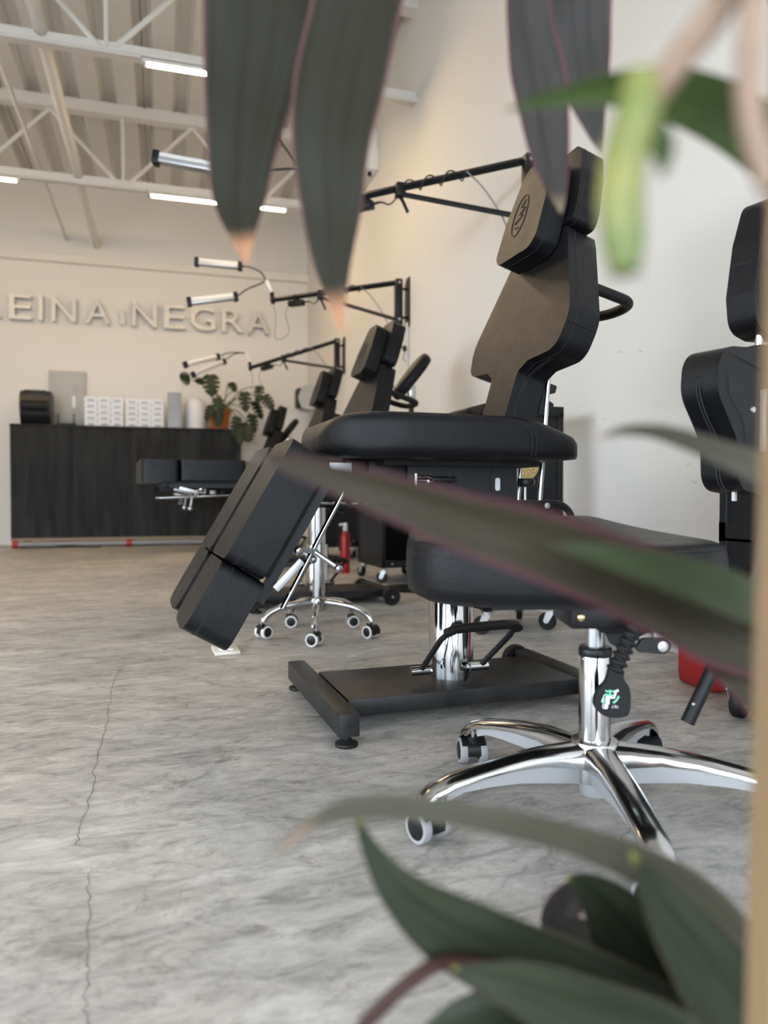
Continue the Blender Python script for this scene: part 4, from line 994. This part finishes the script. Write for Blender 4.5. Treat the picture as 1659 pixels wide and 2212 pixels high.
p1 = Vector((PX, 3.20, 2.155)); lamp_arm(p1, p1 + Vector((-0.82, 0.77, -0.02)),
    [[at(640, 365, 3.95), at(585, 367, 3.92), at(487, 368, 3.90), at(333, 340, 3.86)], [at(640, 350, 4.0), at(618, 322, 4.0), at(600, 297, 4.0), at(465, 262, 4.0)]],
    'nearest black lamp arm on the wall, reaching behind the front chair headrest')
p2 = Vector((PX, 5.22, 2.13)); lamp_arm(p2, p2 + Vector((-0.81, 0.77, 0.0)),
    [[at(563, 588, 6.0), at(540, 577, 6.0), at(522, 575, 6.0), at(422, 565, 5.95)], [at(560, 614, 5.9), at(535, 624, 5.85), at(512, 640, 5.8), at(405, 652, 5.7)]],
    'middle black lamp arm on the wall, two bar lamps reaching towards the sign')
p3 = Vector((PX, 7.22, 2.10)); lamp_arm(p3, Vector((0.91, 7.97, 1.915)),
    [[at(520, 762, 7.9), at(495, 762, 7.8), at(472, 770, 7.7), at(398, 788, 7.5)], [at(515, 763, 8.0), at(500, 768, 8.0), at(485, 780, 8.0), at(415, 810, 7.8)]],
    'farthest black lamp arm on the wall, drooping above the potted monstera')

# ---------------------------------------------------------------- fittings on the right wall
b = empty('wall_box', (XR, 6.25, 3.28)); tag(b, 'white wall box with a small grey window high above the lamp arm', 'box')
MB().box((-0.06, 0, 0.17), (0.12, 0.50, 0.34), bevel=0.01).build('case', WHITE, b)
MB().box((-0.122, 0.10, 0.17), (0.004, 0.12, 0.10)).build('window', GREYBOX, b, smooth=False)
MB().lathe([(0.02, -0.03), (0.02, 0.0)], 12, Matrix.Translation((-0.06, -0.18, 0.0))).build('cable_gland', BLACKPLASTIC, b)
o = MB().cyl((XR - 0.014, 5.20, 0.3), (XR - 0.014, 5.20, 1.83), 0.011, 10).build('wall_conduit', CONDUIT); tag(o, 'white conduit running down the wall under the middle lamp arm', 'conduit')
h = empty('coat_hook', (XR, 5.20, 1.64)); tag(h, 'small black hook on the conduit below the middle lamp arm', 'hook')
MB().box((-0.035, 0, 0.0), (0.022, 0.04, 0.04), bevel=0.006).tube([(-0.03, 0, 0), (-0.08, 0.0, 0.02), (-0.13, 0.0, 0.02)], 0.006, 8).build('hook', BLACKPLASTIC, h)
MB().tube([(-0.03, 0, -0.02), (-0.05, -0.01, -0.08), (-0.03, -0.02, -0.10)], 0.004, 6).build('cord', CABLEGREY, h)
dsp = empty('towel_dispenser', (XR, 8.82, 1.56)); tag(dsp, 'grey and black towel dispenser on the wall near the back corner', 'dispenser')
do = round_poly([(0, 0), (-0.16, 0.03), (-0.20, 0.16), (-0.15, 0.30), (0, 0.32)], 0.05, 5)
MB().prism(do, -0.13, 0.13, Matrix.Rotation(pi / 2, 4, 'X'), 0.01, 2).build('cover', GREYBOX, dsp)
MB().box((-0.16, 0, 0.16), (0.10, 0.20, 0.24), bevel=0.03).build('front_panel', BLACKPLASTIC, dsp)

# arm rest stands between chairs and wall
def arm_rest(loc, label, s=1.0):
    A = empty('arm_rest_stand', loc, radians(0)); tag(A, label, 'arm rest', 'padded arm rest stands')
    MB().lathe([(0.16, 0), (0.165, 0.008), (0.16, 0.016), (0.02, 0.03)], 28).build('base', BLACKSTEEL, A)
    MB().cyl((0, 0, 0.02), (0, 0, 1.17), 0.014, 12).build('post', BLACKSTEEL, A)
    tilt = Matrix.Translation((0.0, 0.0, 1.262)) @ Matrix.Rotation(radians(-52), 4, 'Y')
    oo = [(p.x, p.y) for p in catmull([Vector((*q, 0)) for q in ((-0.17, 0), (-0.13, 0.05), (0, 0.085), (0.12, 0.075), (0.165, 0.0), (0.12, -0.075), (0, -0.085), (-0.13, -0.05), (-0.17, 0))], 5)[:-1]]
    pm = MB(); ring_stack(pm, oo, [(0.80, -0.03, 0), (0.95, -0.025, 0), (1.0, -0.008, 0), (1.0, 0.012, 0), (0.95, 0.028, 0), (0.75, 0.036, 0), (0.3, 0.038, 0)], None, tilt)
    pm.build('pad', LEATHER, A, angle=70)
    for dz in (0.0, -0.05):
        MB().cyl((0.0, -0.015, 1.16 + dz), (-0.15, -0.02, 1.205 + dz), 0.008, 10).build('side_rod', CHROME, A)
    MB().box((0, 0, 1.17), (0.04, 0.05, 0.08), bevel=0.006).build('clamp', CHROME, A)
arm_rest((1.42, 4.17, 0), 'padded black arm rest on a thin stand beside the second chair')
arm_rest((1.33, 8.08, 0), 'padded black arm rest on a thin stand beside the farthest chair')
#@@COUNTER
# ---------------------------------------------------------------- reception counter and what stands on it
CY0, CTOP, CX0, CX1 = 8.60, 1.315, -1.53, 0.875
ct = empty('reception_counter', ((CX0 + CX1) / 2, CY0 + 0.22, 0)); tag(ct, 'long black stained wood reception counter against the back wall', 'counter'); cw = CX1 - CX0
for i in range(4):
    w = cw / 4
    MB().box((-cw / 2 + w * (i + 0.5), -0.212, 0.70), (w - 0.004, 0.018, 1.19), bevel=0.002, seg=1).build('front_panel', COUNTER, ct)
MB().box((0, 0, CTOP - 0.014), (cw, 0.46, 0.028), bevel=0.003).build('top', COUNTER, ct)
for sx in (-1, 1): MB().box((sx * (cw / 2 - 0.010), 0.008, 0.70), (0.02, 0.42, 1.19)).build('side_panel', COUNTER, ct, smooth=False)
MB().box((0, 0.0, 0.088), (cw, 0.43, 0.030)).build('bottom_board', WOODSTRIP, ct, smooth=False)
for x in (-cw / 2 + 0.12, 0.0, cw / 2 - 0.12):
    MB().box((x, 0.05, 0.038), (0.05, 0.30, 0.072)).build('foot', WOODSTRIP, ct, smooth=False)
pp_ = empty('floor_pipe', ((CX0 + CX1) / 2, CY0 - 0.03, 0.0)); tag(pp_, 'grey metal pipe with red couplings lying under the counter', 'pipe')
MB().cyl((-cw / 2 + 0.06, 0, 0.040), (cw / 2 - 0.1, 0, 0.040), 0.030, 14).build('pipe', GALV, pp_)
for x in (-cw / 2 + 0.05, -0.02):
    MB().lathe([(0.030, -0.03), (0.040, -0.028), (0.040, 0.028), (0.030, 0.03)], 18, Matrix.Translation((x, 0, 0.0405)) @ Matrix.Rotation(pi / 2, 4, 'Y')).build('coupling', RED, pp_)
MB().tube([(-cw / 2 + 0.10, -0.045, 0.008), (-cw / 2 + 0.35, -0.05, 0.01), (-cw / 2 + 0.6, -0.045, 0.03), (-cw / 2 + 0.75, -0.05, 0.008), (-cw / 2 + 0.9, -0.045, 0.006)], 0.007, 6, smooth=5).build('loose_cable', CABLE, pp_)

def cpos(px, py=None, y=8.82): return on_y(px, 900, y).x
def item(name, px, label, cat, y=8.82, group=None, z=CTOP):
    o = empty(name, (cpos(px, y=y), y, z + 0.0005)); tag(o, label, cat, group); return o
# towel dispenser box
t = item('towel_machine', 79, 'black paper towel machine at the open end of the counter', 'dispenser', y=8.75)
fo_ = [(-0.05, 0), (0.17, 0), (0.17, 0.35), (-0.02, 0.37), (-0.09, 0.33), (-0.13, 0.22), (-0.10, 0.10)]
MB().prism(round_poly([(-y, z) for y, z in [(-a, b_) for a, b_ in fo_]], 0.03, 4), -0.15, 0.15, frame((0, 0, 0), (0, 1, 0), (0, 0, 1), (1, 0, 0)), 0.012, 2).build('case', BLACKPLASTIC, t)
MB().tube([(-0.125, -0.085, 0.20), (0.125, -0.085, 0.20)], 0.062, 20).build('roll_cover', RUBBER, t)
MB().box((0, -0.065, 0.335), (0.22, 0.05, 0.07), bevel=0.01).build('top_window', BLACKPLASTIC, t)
# small card stand
t = item('card_stand', 143, 'small black two-prong card stand in front of the breaker panel', 'stand', y=8.72)
MB().box((0, 0, 0.012), (0.20, 0.09, 0.024), bevel=0.004).build('base', BLACKPLASTIC, t)
for x in (-0.078, 0.078): MB().box((x, 0, 0.075), (0.012, 0.03, 0.11), bevel=0.002).build('prong', BLACKPLASTIC, t)
# cartons, two blocks
ROWN = ['bottom', 'second', 'middle', 'fourth', 'top']
COLN = ['left', 'middle', 'right']
def carton_block(px0, px1, cols, rows, h, gname, lab, tops):
    x0, x1 = cpos(px0, y=8.74), cpos(px1, y=8.74); w = (x1 - x0) / cols
    me = None
    for c in range(cols):
        for r in range(rows):
            o = empty('glove_carton', (x0 + w * (c + 0.5), 8.80, CTOP + 0.001 + r * (h + 0.001))); tag(o, 'white carton, %s row, %s column of the stack beside the %s' % (ROWN[r], COLN[c], lab), 'carton', gname)
            if me is None:
                a = MB().box((0, 0, h / 2), (w - 0.004, 0.13, h - 0.001), bevel=0.003, seg=1).build('box', CARTON, o); b_ = MB().box((0, -0.0655, h * 0.42), (w * 0.55, 0.001, h * 0.40)).build('printed_panel', CARTONMARK, o, smooth=False)
                me = (a, b_)
            else:
                for q in me:
                    k = q.copy(); COL.objects.link(k); k.parent = o
carton_block(182, 267, 3, 5, 0.0645, 'white cartons in the stack nearer the breaker panel', 'breaker panel', 0)
carton_block(271, 354, 3, 5, 0.063, 'white cartons in the stack nearer the grey file box', 'grey box', 0)
t = item('file_box', 377, 'upright grey blue box between the cartons and the white vase', 'box', y=8.78)
MB().box((0, 0, 0.20), (0.15, 0.22, 0.40), bevel=0.006).build('case', BLUEGREY, t)
MB().box((0.076, -0.02, 0.17), (0.006, 0.10, 0.26)).build('spine', BLACKPLASTIC, t, smooth=False)
MB().box((0.0, -0.112, 0.30), (0.09, 0.003, 0.06)).build('label_panel', BLUEGREY, t, smooth=False)
t = item('white_vase', 422, 'plain white rounded vase on the counter next to the orange pot', 'vase', y=8.90)
MB().lathe([(0.10, 0), (0.115, 0.01), (0.125, 0.10), (0.128, 0.22), (0.118, 0.31), (0.085, 0.35), (0.05, 0.365), (0.05, 0.35), (0.02, 0.345)], 36).build('body', WHITE, t)
MB().torus((0, 0, 0.362), 0.052, 0.006, n=28).build('rim', WHITE, t)

# potted monstera
mp = item('potted_monstera', 474, 'monstera in an orange terracotta pot trailing off the counter end', 'plant', y=8.80)
MB().lathe([(0.095, 0), (0.10, 0.004), (0.125, 0.19), (0.138, 0.195), (0.138, 0.235), (0.125, 0.235), (0.12, 0.215)], 32).build('pot', TERRACOTTA, mp)
MB().lathe([(0.118, 0.205), (0.118, 0.214)], 24).build('soil', SOIL, mp)
def monstera_leaf(name, base, tip, width, parent, face=(0, -1, 0.25)):
    b, t = Vector(base), Vector(tip); ax = (t - b); ln = ax.length; ax.normalize()
    f = Vector(face); sd = ax.cross(f).normalized(); nn = sd.cross(ax)
    half = [(0.0, 0.12), (-0.06, 0.42), (0.04, 0.80), (0.18, 0.98), (0.22, 0.32), (0.27, 0.98), (0.38, 1.0), (0.42, 0.25), (0.49, 0.95), (0.58, 0.88), (0.62, 0.22), (0.68, 0.78), (0.80, 0.55), (0.92, 0.25), (1.0, 0.0)]
    pts = [(x, w) for x, w in half] + [(x, -w) for x, w in half[::-1][1:]]
    vs = []; 
    def P(x, w, dz=0): return b + ax * (x * ln) + sd * (w * width / 2) + nn * (-abs(w) * width * 0.10 - 0.10 * ln * x * x + dz)
    spine = [P(i / 10, 0, 0.002) for i in range(11)]
    vs = [P(x, w) for x, w in pts]; k = len(vs); vs += spine; fs = []
    n = len(pts)
    for i in range(n - 1):
        a, c = pts[i], pts[i + 1]
        ja = k + max(0, min(10, round(a[0] * 10))); jc = k + max(0, min(10, round(c[0] * 10)))
        fs.append((i, i + 1, jc)) if ja == jc else fs.append((i, i + 1, jc, ja))
    lo = [v - nn * 0.003 for v in vs]; m = len(vs)
    allf = fs + [tuple(m + q for q in f_[::-1]) for f_ in fs]
    mb = MB(); mb.add([v for v in vs] + lo, allf); return mb.build(name, MONST, parent, angle=60)
ox = mp.location.x; oy = mp.location.y; oz = mp.location.z
def mpt(px, py, y): v = on_y(px, py, y); return (v.x - ox, v.y - oy, v.z - oz)
ML = [  # pixel of leaf base, tip, distance along the room, width
    ((408, 818), (392, 812), 8.70, 0.20, (418, 800)), ((455, 815), (458, 850), 8.66, 0.24, (462, 806)), ((438, 822), (424, 822), 8.74, 0.13, (438, 822)),
    ((500, 828), (508, 842), 8.72, 0.13, (497, 830)), ((528, 852), (530, 884), 8.65, 0.18, (528, 850)), ((560, 838), (556, 866), 8.75, 0.15, (562, 832)),
    ((572, 858), (588, 880), 8.70, 0.17, (570, 856)), ((553, 872), (566, 900), 8.80, 0.16, (552, 870)), ((470, 865), (476, 900), 8.60, 0.16, (474, 862)),
    ((455, 880), (446, 905), 8.62, 0.13, (458, 878)), ((470, 895), (470, 918), 8.60, 0.16, (470, 890)), ((512, 905), (506, 935), 8.55, 0.15, (513, 900)),
    ((525, 918), (532, 948), 8.55, 0.18, (524, 915)), ((545, 900), (550, 930), 8.6, 0.17, (545, 898)), ((512, 930), (520, 955), 8.52, 0.15, (512, 928)), ((540, 925), (538, 950), 8.52, 0.16, (541, 922))]
for k, (bpx, tpx, y, w, spx) in enumerate(ML):
    b0, t0 = Vector(mpt(*bpx, y)), Vector(mpt(*tpx, y - 0.06))
    cen = (b0 + t0) / 2; b0 = cen + (b0 - cen) * 1.3; t0 = cen + (t0 - cen) * 1.35
    lf = monstera_leaf('leaf', b0, t0, w * 0.85, mp, (random.uniform(-0.4, 0.4), -1, random.uniform(0.1, 0.5)))
    root = Vector((random.uniform(-0.05, 0.06), random.uniform(-0.05, 0.05), 0.21))
    mid = (root + b0) / 2 + Vector((0, 0, 0.10 if b0.z > 0 else 0.16))
    MB().tube([root, mid, b0], [0.009, 0.006, 0.005], 6, smooth=5).build('stalk', MONSTSTEM, lf)

# breaker panel on the back wall
x0, x1 = on_y(108, 900, YB).x, on_y(186, 900, YB).x; z0, z1 = on_y(147, 925, YB).z, on_y(147, 803, YB).z
bx = empty('breaker_panel', ((x0 + x1) / 2, YB, (z0 + z1) / 2)); tag(bx, 'grey metal breaker panel with a small door on the back wall', 'breaker panel')
MB().box((0, -0.03, 0), (x1 - x0, 0.058, z1 - z0), bevel=0.006).build('case', GREYBOX, bx)
dr = MB().box((-0.01, -0.064, -0.05), ((x1 - x0) * 0.55, 0.012, (z1 - z0) * 0.66), bevel=0.003).build('door', GREYBOX, bx)
MB().box((0.07, -0.072, -0.03), (0.035, 0.003, 0.13)).build('label_sticker', WHITE, dr, smooth=False)
MB().box((-0.085, -0.074, -0.12), (0.012, 0.01, 0.06), bevel=0.002).build('latch', GREYBOX, dr)

# raised letters on the back wall
sg = empty('wall_sign', (-0.5, YB, 2.52)); tag(sg, 'row of raised metal letters on the back wall above the counter', 'sign')
LT = [('R', -42, 8), ('E', 22, 71), ('I', 85, 95), ('N', 114, 166), ('A', 185, 239), ('N', 286, 339), ('E', 354, 399), ('G', 411, 464), ('R', 478, 525), ('A', 532, 580)]
for ch, a, b_ in LT:
    xa, xb = on_y(a, 700, YB).x, on_y(b_, 700, YB).x
    me, ax, bx_, ay, by = text_mesh(ch, 0.0)
    def put(v, depth): return Vector((xa - sg.location.x + (v.x - ax) / (bx_ - ax) * (xb - xa), depth, (v.y - ay) / (by - ay) * 0.275))
    m = len(me.vertices); vs = [put(v.co, -0.075) for v in me.vertices] + [put(v.co, -0.035) for v in me.vertices]
    fs = [tuple(p.vertices) for p in me.polygons]; cnt = {}
    for f_ in fs:
        for i in range(len(f_)):
            e = (f_[i], f_[(i + 1) % len(f_)]); cnt[tuple(sorted(e))] = cnt.get(tuple(sorted(e)), 0) + 1
    sides = []
    for f_ in fs:
        for i in range(len(f_)):
            e = (f_[i], f_[(i + 1) % len(f_)])
            if cnt[tuple(sorted(e))] == 1: sides.append((e[0], e[1], m + e[1], m + e[0]))
    o = MB().add(vs, fs).build('letter', LETTER, sg, smooth=False); MB().add(vs, [tuple(m + q for q in f_[::-1]) for f_ in fs] + sides).build('shaded_letter_return', LETTERSHADE, o, smooth=False); o['label'] = 'raised letter ' + ch
    MB().cyl(((xa + xb) / 2 - sg.location.x, 0, 0.05 if ch not in 'A' else 0.10), ((xa + xb) / 2 - sg.location.x, -0.037, 0.05 if ch not in 'A' else 0.10), 0.008, 6).build('standoff', ZINC, o)
    bpy.data.meshes.remove(me)
xa, xb = on_y(258, 700, YB).x - sg.location.x, on_y(272, 700, YB).x - sg.location.x; xm = (xa + xb) / 2; hw = (xb - xa) / 2
MB().prism(round_poly([(xm - hw, 0.02), (xm + hw, 0.02), (xm + hw * 0.6, 0.10), (xm + hw * 0.9, 0.16), (xm, 0.20), (xm - hw * 0.9, 0.16), (xm - hw * 0.6, 0.10)], 0.008, 2), 0.022, 0.05, Matrix.Rotation(pi / 2, 4, 'X')).build('emblem', LETTER, sg)
#@@PLANT
# ---------------------------------------------------------------- foreground plant and post
fp = empty('tall_leafy_plant', tuple(at(1715, 1070, 0.60).xy) + (0.0,)); tag(fp, 'tall houseplant with long dark pink-edged leaves close in front of the lens', 'plant')
FO = fp.location.copy()
def leaf(pts, mat, face=(0, 0, 0), fold=0.10, twist=0.0):
    """pts: (px, py, distance, half width in pixels), base first, tip last"""
    C = [at(p[0], p[1], p[2]) - FO for p in pts]; W = [p[3] / FPX * p[2] for p in pts]
    k = 6; P = catmull(C, k); n = len(P)
    Wn = [v.x for v in catmull([Vector((w, 0, 0)) for w in W], k)]
    f0 = (-_fw + Vector(face)).normalized(); na = 9; vs = []; uvs = []
    for i, p in enumerate(P):
        t = (P[min(i + 1, n - 1)] - P[max(i - 1, 0)]).normalized(); f = Matrix.Rotation(twist * i / n, 3, t) @ f0
        sd = t.cross(f).normalized(); nn = sd.cross(t).normalized(); w = max(Wn[i], 0.0003)
        for j in range(na):
            a = 2 * j / (na - 1) - 1
            ripple = 0.05 * w * sin(i * 0.55 + (2 if a > 0 else 0)) * a * a
            vs.append(p + sd * (a * w) - nn * (fold * w * (1 - abs(a)) ** 1.3 * 1.6) + nn * ripple); uvs.append((j / (na - 1), i / (n - 1)))
    fs = [(i * na + j, i * na + j + 1, (i + 1) * na + j + 1, (i + 1) * na + j) for i in range(n - 1) for j in range(na - 1)]
    me = bpy.data.meshes.new('leaf'); me.from_pydata(vs, [], fs); me.update()
    uv = me.uv_layers.new(name='UVMap')
    for lp in me.loops: uv.data[lp.index].uv = uvs[lp.vertex_index]
    me.shade_smooth(); me.materials.append(mat)
    o = bpy.data.objects.new('leaf', me); COL.objects.link(o); o.parent = fp
    return o
def stem(pts, r, mat, name='stem'):
    return MB().tube([at(*p) - FO for p in pts], r, 12, smooth=6).build(name, mat, fp, angle=80)

MB().lathe([(0.075, 0.0), (0.08, 0.004), (0.097, 0.105), (0.103, 0.108), (0.103, 0.122), (0.095, 0.122), (0.09, 0.11)], 32, Matrix.Translation((0.01, 0.005, 0))).build('pot', TERRACOTTA, fp)
MB().lathe([(0.088, 0.105), (0.088, 0.112)], 24, Matrix.Translation((0.01, 0.005, 0))).build('soil', SOIL, fp)
stem([(1720, 2330, 0.60), (1730, 1900, 0.60), (1742, 1400, 0.59), (1745, 900, 0.58), (1725, 250, 0.58), (1640, -200, 0.58), (1450, -420, 0.58), (1230, -520, 0.58)], [0.013, 0.012, 0.011, 0.010, 0.009], STEMTAN)
# hanging leaves at the top
leaf([(1150, -520, 0.585, 12), (830, -480, 0.60, 60), (640, -330, 0.61, 110), (575, -120, 0.615, 122), (562, 0, 0.615, 122), (545, 150, 0.615, 104), (525, 300, 0.61, 78), (516, 430, 0.605, 56), (524, 510, 0.60, 28), (533, 572, 0.60, 2)], LEAF_TOP, (0.15, 0, 0.1))
leaf([(1180, -520, 0.58, 12), (960, -420, 0.57, 55), (850, -250, 0.565, 90), (798, -110, 0.56, 100), (772, 0, 0.56, 100), (738, 150, 0.555, 102), (716, 300, 0.55, 88), (716, 450, 0.55, 66), (718, 560, 0.545, 44), (727, 650, 0.54, 20), (736, 716, 0.54, 2)], LEAF_TOP, (-0.1, 0, 0.1))
leaf([(1260, -515, 0.58, 10), (1200, -330, 0.59, 35), (1155, -130, 0.60, 52), (1143, 0, 0.60, 52), (1155, 110, 0.60, 62), (1170, 200, 0.60, 64), (1182, 300, 0.60, 52), (1198, 390, 0.595, 32), (1212, 460, 0.59, 3)], LEAF_PURP, (0.2, 0, 0.05))
leaf([(1300, -500, 0.58, 10), (1280, -300, 0.62, 40), (1258, -120, 0.63, 66), (1250, 0, 0.63, 70), (1258, 110, 0.635, 60), (1268, 200, 0.635, 44), (1285, 280, 0.635, 20), (1297, 330, 0.635, 2)], LEAF_PURP, (-0.2, 0, 0.05))
# bright leaf across the upper corner, the branch it hangs from and the young shoot
leaf([(1790, 420, 0.46, 20), (1700, 345, 0.40, 60), (1600, 268, 0.37, 64), (1480, 212, 0.35, 56), (1340, 192, 0.34, 36), (1200, 212, 0.335, 18), (1125, 230, 0.335, 7), (1092, 240, 0.335, 1)], LEAF_BRIGHT, (0, 0, -0.5))
stem([(1745, 300, 0.58), (1770, -200, 0.54), (1740, -480, 0.38), (1660, -400, 0.26), (1615, -120, 0.245), (1555, 10, 0.245), (1480, 110, 0.245), (1412, 200, 0.245), (1385, 240, 0.245)], [0.008, 0.007, 0.006, 0.0050, 0.0050], STEMTAN, 'branch')
stem([(1385, 160, 0.243), (1378, 240, 0.243), (1352, 330, 0.243), (1340, 430, 0.243), (1346, 520, 0.243), (1350, 590, 0.243)], [0.0055, 0.0072, 0.0070, 0.0074, 0.0070, 0.0050], SHOOT, 'young_shoot')
leaf([(1375, 200, 0.245, 10), (1400, 260, 0.245, 36), (1425, 310, 0.245, 34), (1432, 350, 0.245, 18), (1425, 385, 0.245, 2)], LEAF_BRIGHT, (0, 0, 0.2))
stem([(1650, -380, 0.255), (1640, -150, 0.235), (1624, 60, 0.23), (1618, 200, 0.23), (1636, 320, 0.23), (1672, 410, 0.228)], 0.0042, STEMTAN, 'branch')
# leaves reaching across the middle
leaf([(1745, 1480, 0.585, 12), (1680, 1415, 0.50, 66), (1560, 1345, 0.45, 98), (1450, 1292, 0.42, 92), (1300, 1228, 0.40, 82), (1150, 1172, 0.385, 76), (1000, 1128, 0.375, 64), (860, 1078, 0.365, 50), (720, 1032, 0.36, 32), (610, 998, 0.355, 17), (525, 982, 0.35, 2)], LEAF_PINK, (0.05, 0, 0.0), 0.16)
leaf([(1742, 1370, 0.585, 10), (1660, 1315, 0.43, 48), (1540, 1268, 0.385, 50), (1420, 1228, 0.37, 40), (1300, 1198, 0.362, 26), (1180, 1176, 0.36, 2)], LEAF_MID, (0, 0, 0.3), 0.12)
leaf([(1745, 1650, 0.585, 10), (1690, 1560, 0.52, 44), (1620, 1470, 0.49, 56), (1540, 1400, 0.48, 44), (1460, 1350, 0.475, 2)], LEAF_PINK, (0, 0, 0.3), 0.14)
leaf([(1745, 1120, 0.58, 8), (1680, 1035, 0.45, 44), (1600, 998, 0.41, 40), (1510, 960, 0.39, 30), (1420, 934, 0.375, 20), (1350, 930, 0.37, 12), (1292, 946, 0.365, 2)], LEAF_GREY, (0, 0, 0.4))
# low rosette in the corner
leaf([(1720, 2290, 0.60, 12), (1660, 2180, 0.50, 48), (1600, 2060, 0.47, 58), (1510, 1950, 0.455, 52), (1400, 1878, 0.45, 42), (1250, 1818, 0.445, 32), (1100, 1780, 0.44, 28), (950, 1752, 0.435, 26), (800, 1742, 0.43, 24), (690, 1770, 0.43, 16), (600, 1838, 0.43, 2)], LEAF_GREY, (0, 0, 0.3), 0.12)
leaf([(1715, 2310, 0.60, 12), (1600, 2260, 0.52, 60), (1420, 2215, 0.48, 88), (1250, 2140, 0.46, 92), (1080, 2065, 0.45, 84), (950, 1995, 0.445, 70), (860, 1920, 0.44, 44), (800, 1835, 0.44, 20), (762, 1742, 0.44, 2)], LEAF_GREEN, (0, 0, 0.35), 0.14)
leaf([(1715, 2300, 0.60, 14), (1560, 2260, 0.54, 100), (1450, 2150, 0.52, 112), (1370, 2040, 0.51, 90), (1310, 1960, 0.505, 60), (1260, 1912, 0.50, 28), (1222, 1894, 0.50, 2)], LEAF_GREEN, (0.1, 0, 0.2), 0.14)
leaf([(1720, 2320, 0.60, 14), (1640, 2260, 0.47, 70), (1570, 2150, 0.44, 92), (1490, 2030, 0.425, 74), (1420, 1930, 0.42, 44), (1362, 1840, 0.415, 2)], LEAF_GREEN, (0.2, 0, 0.1), 0.12)
leaf([(1715, 2310, 0.60, 10), (1460, 2150, 0.60, 40), (1300, 2060, 0.60, 44), (1210, 2000, 0.60, 42), (1240, 1930, 0.60, 30), (1300, 1898, 0.60, 2)], LEAF_PURP, (0, 0, 0.2), 0.1)
leaf([(1712, 2320, 0.60, 10), (1450, 2290, 0.50, 60), (1250, 2230, 0.47, 62), (1100, 2190, 0.455, 52), (1000, 2195, 0.45, 34), (900, 2235, 0.45, 4)], LEAF_GREEN, (0, 0, 0.8), 0.14)
stem([(1700, 2330, 0.60), (1400, 2260, 0.50), (1150, 2120, 0.46), (985, 2078, 0.44), (900, 2110, 0.43), (800, 2200, 0.43), (760, 2260, 0.43)], [0.006, 0.005, 0.0042, 0.004], pmat('red_petiole', (0.040, 0.016, 0.014), 0.5, spec=0.2), 'petiole')
leaf([(1590, 2330, 0.42, 30), (1440, 2260, 0.41, 80), (1260, 2190, 0.405, 78), (1120, 2130, 0.40, 52), (1030, 2105, 0.40, 24), (975, 2090, 0.40, 2)], LEAF_GREEN, (0, 0, 0.1), 0.1)

# wooden post at the picture's edge
a, b = at(1634, 1420, 0.30), at(1640, 900, 0.30)
wp = empty('wooden_post', (0, 0, 0)); tag(wp, 'pale tan wooden post standing at the very edge beside the plant', 'post')
po = at(1626, 1070, 0.30); ax_ = _rt
M = frame((po.x, po.y, 0), _rt, Vector((-_rt.y, _rt.x, 0)), (0, 0, 1))
lean = 0.0000
MB().loft([[(x0_ + dx, y_, z) for x0_, y_ in ((0, 0), (0.022, 0), (0.022, 0.022), (0, 0.022))] for z, dx in ((0.0, 0.0075), (0.40, 0.0110), (0.60, 0.0140), (0.80, 0.0185))], M).build('timber', POSTWOOD, wp, smooth=False)
MB().box((0.011, 0.011, 0.006), (0.06, 0.06, 0.012), M @ Matrix.Translation((-0.003, 0, 0))).build('foot_plate', BLACKSTEEL, wp, smooth=False)
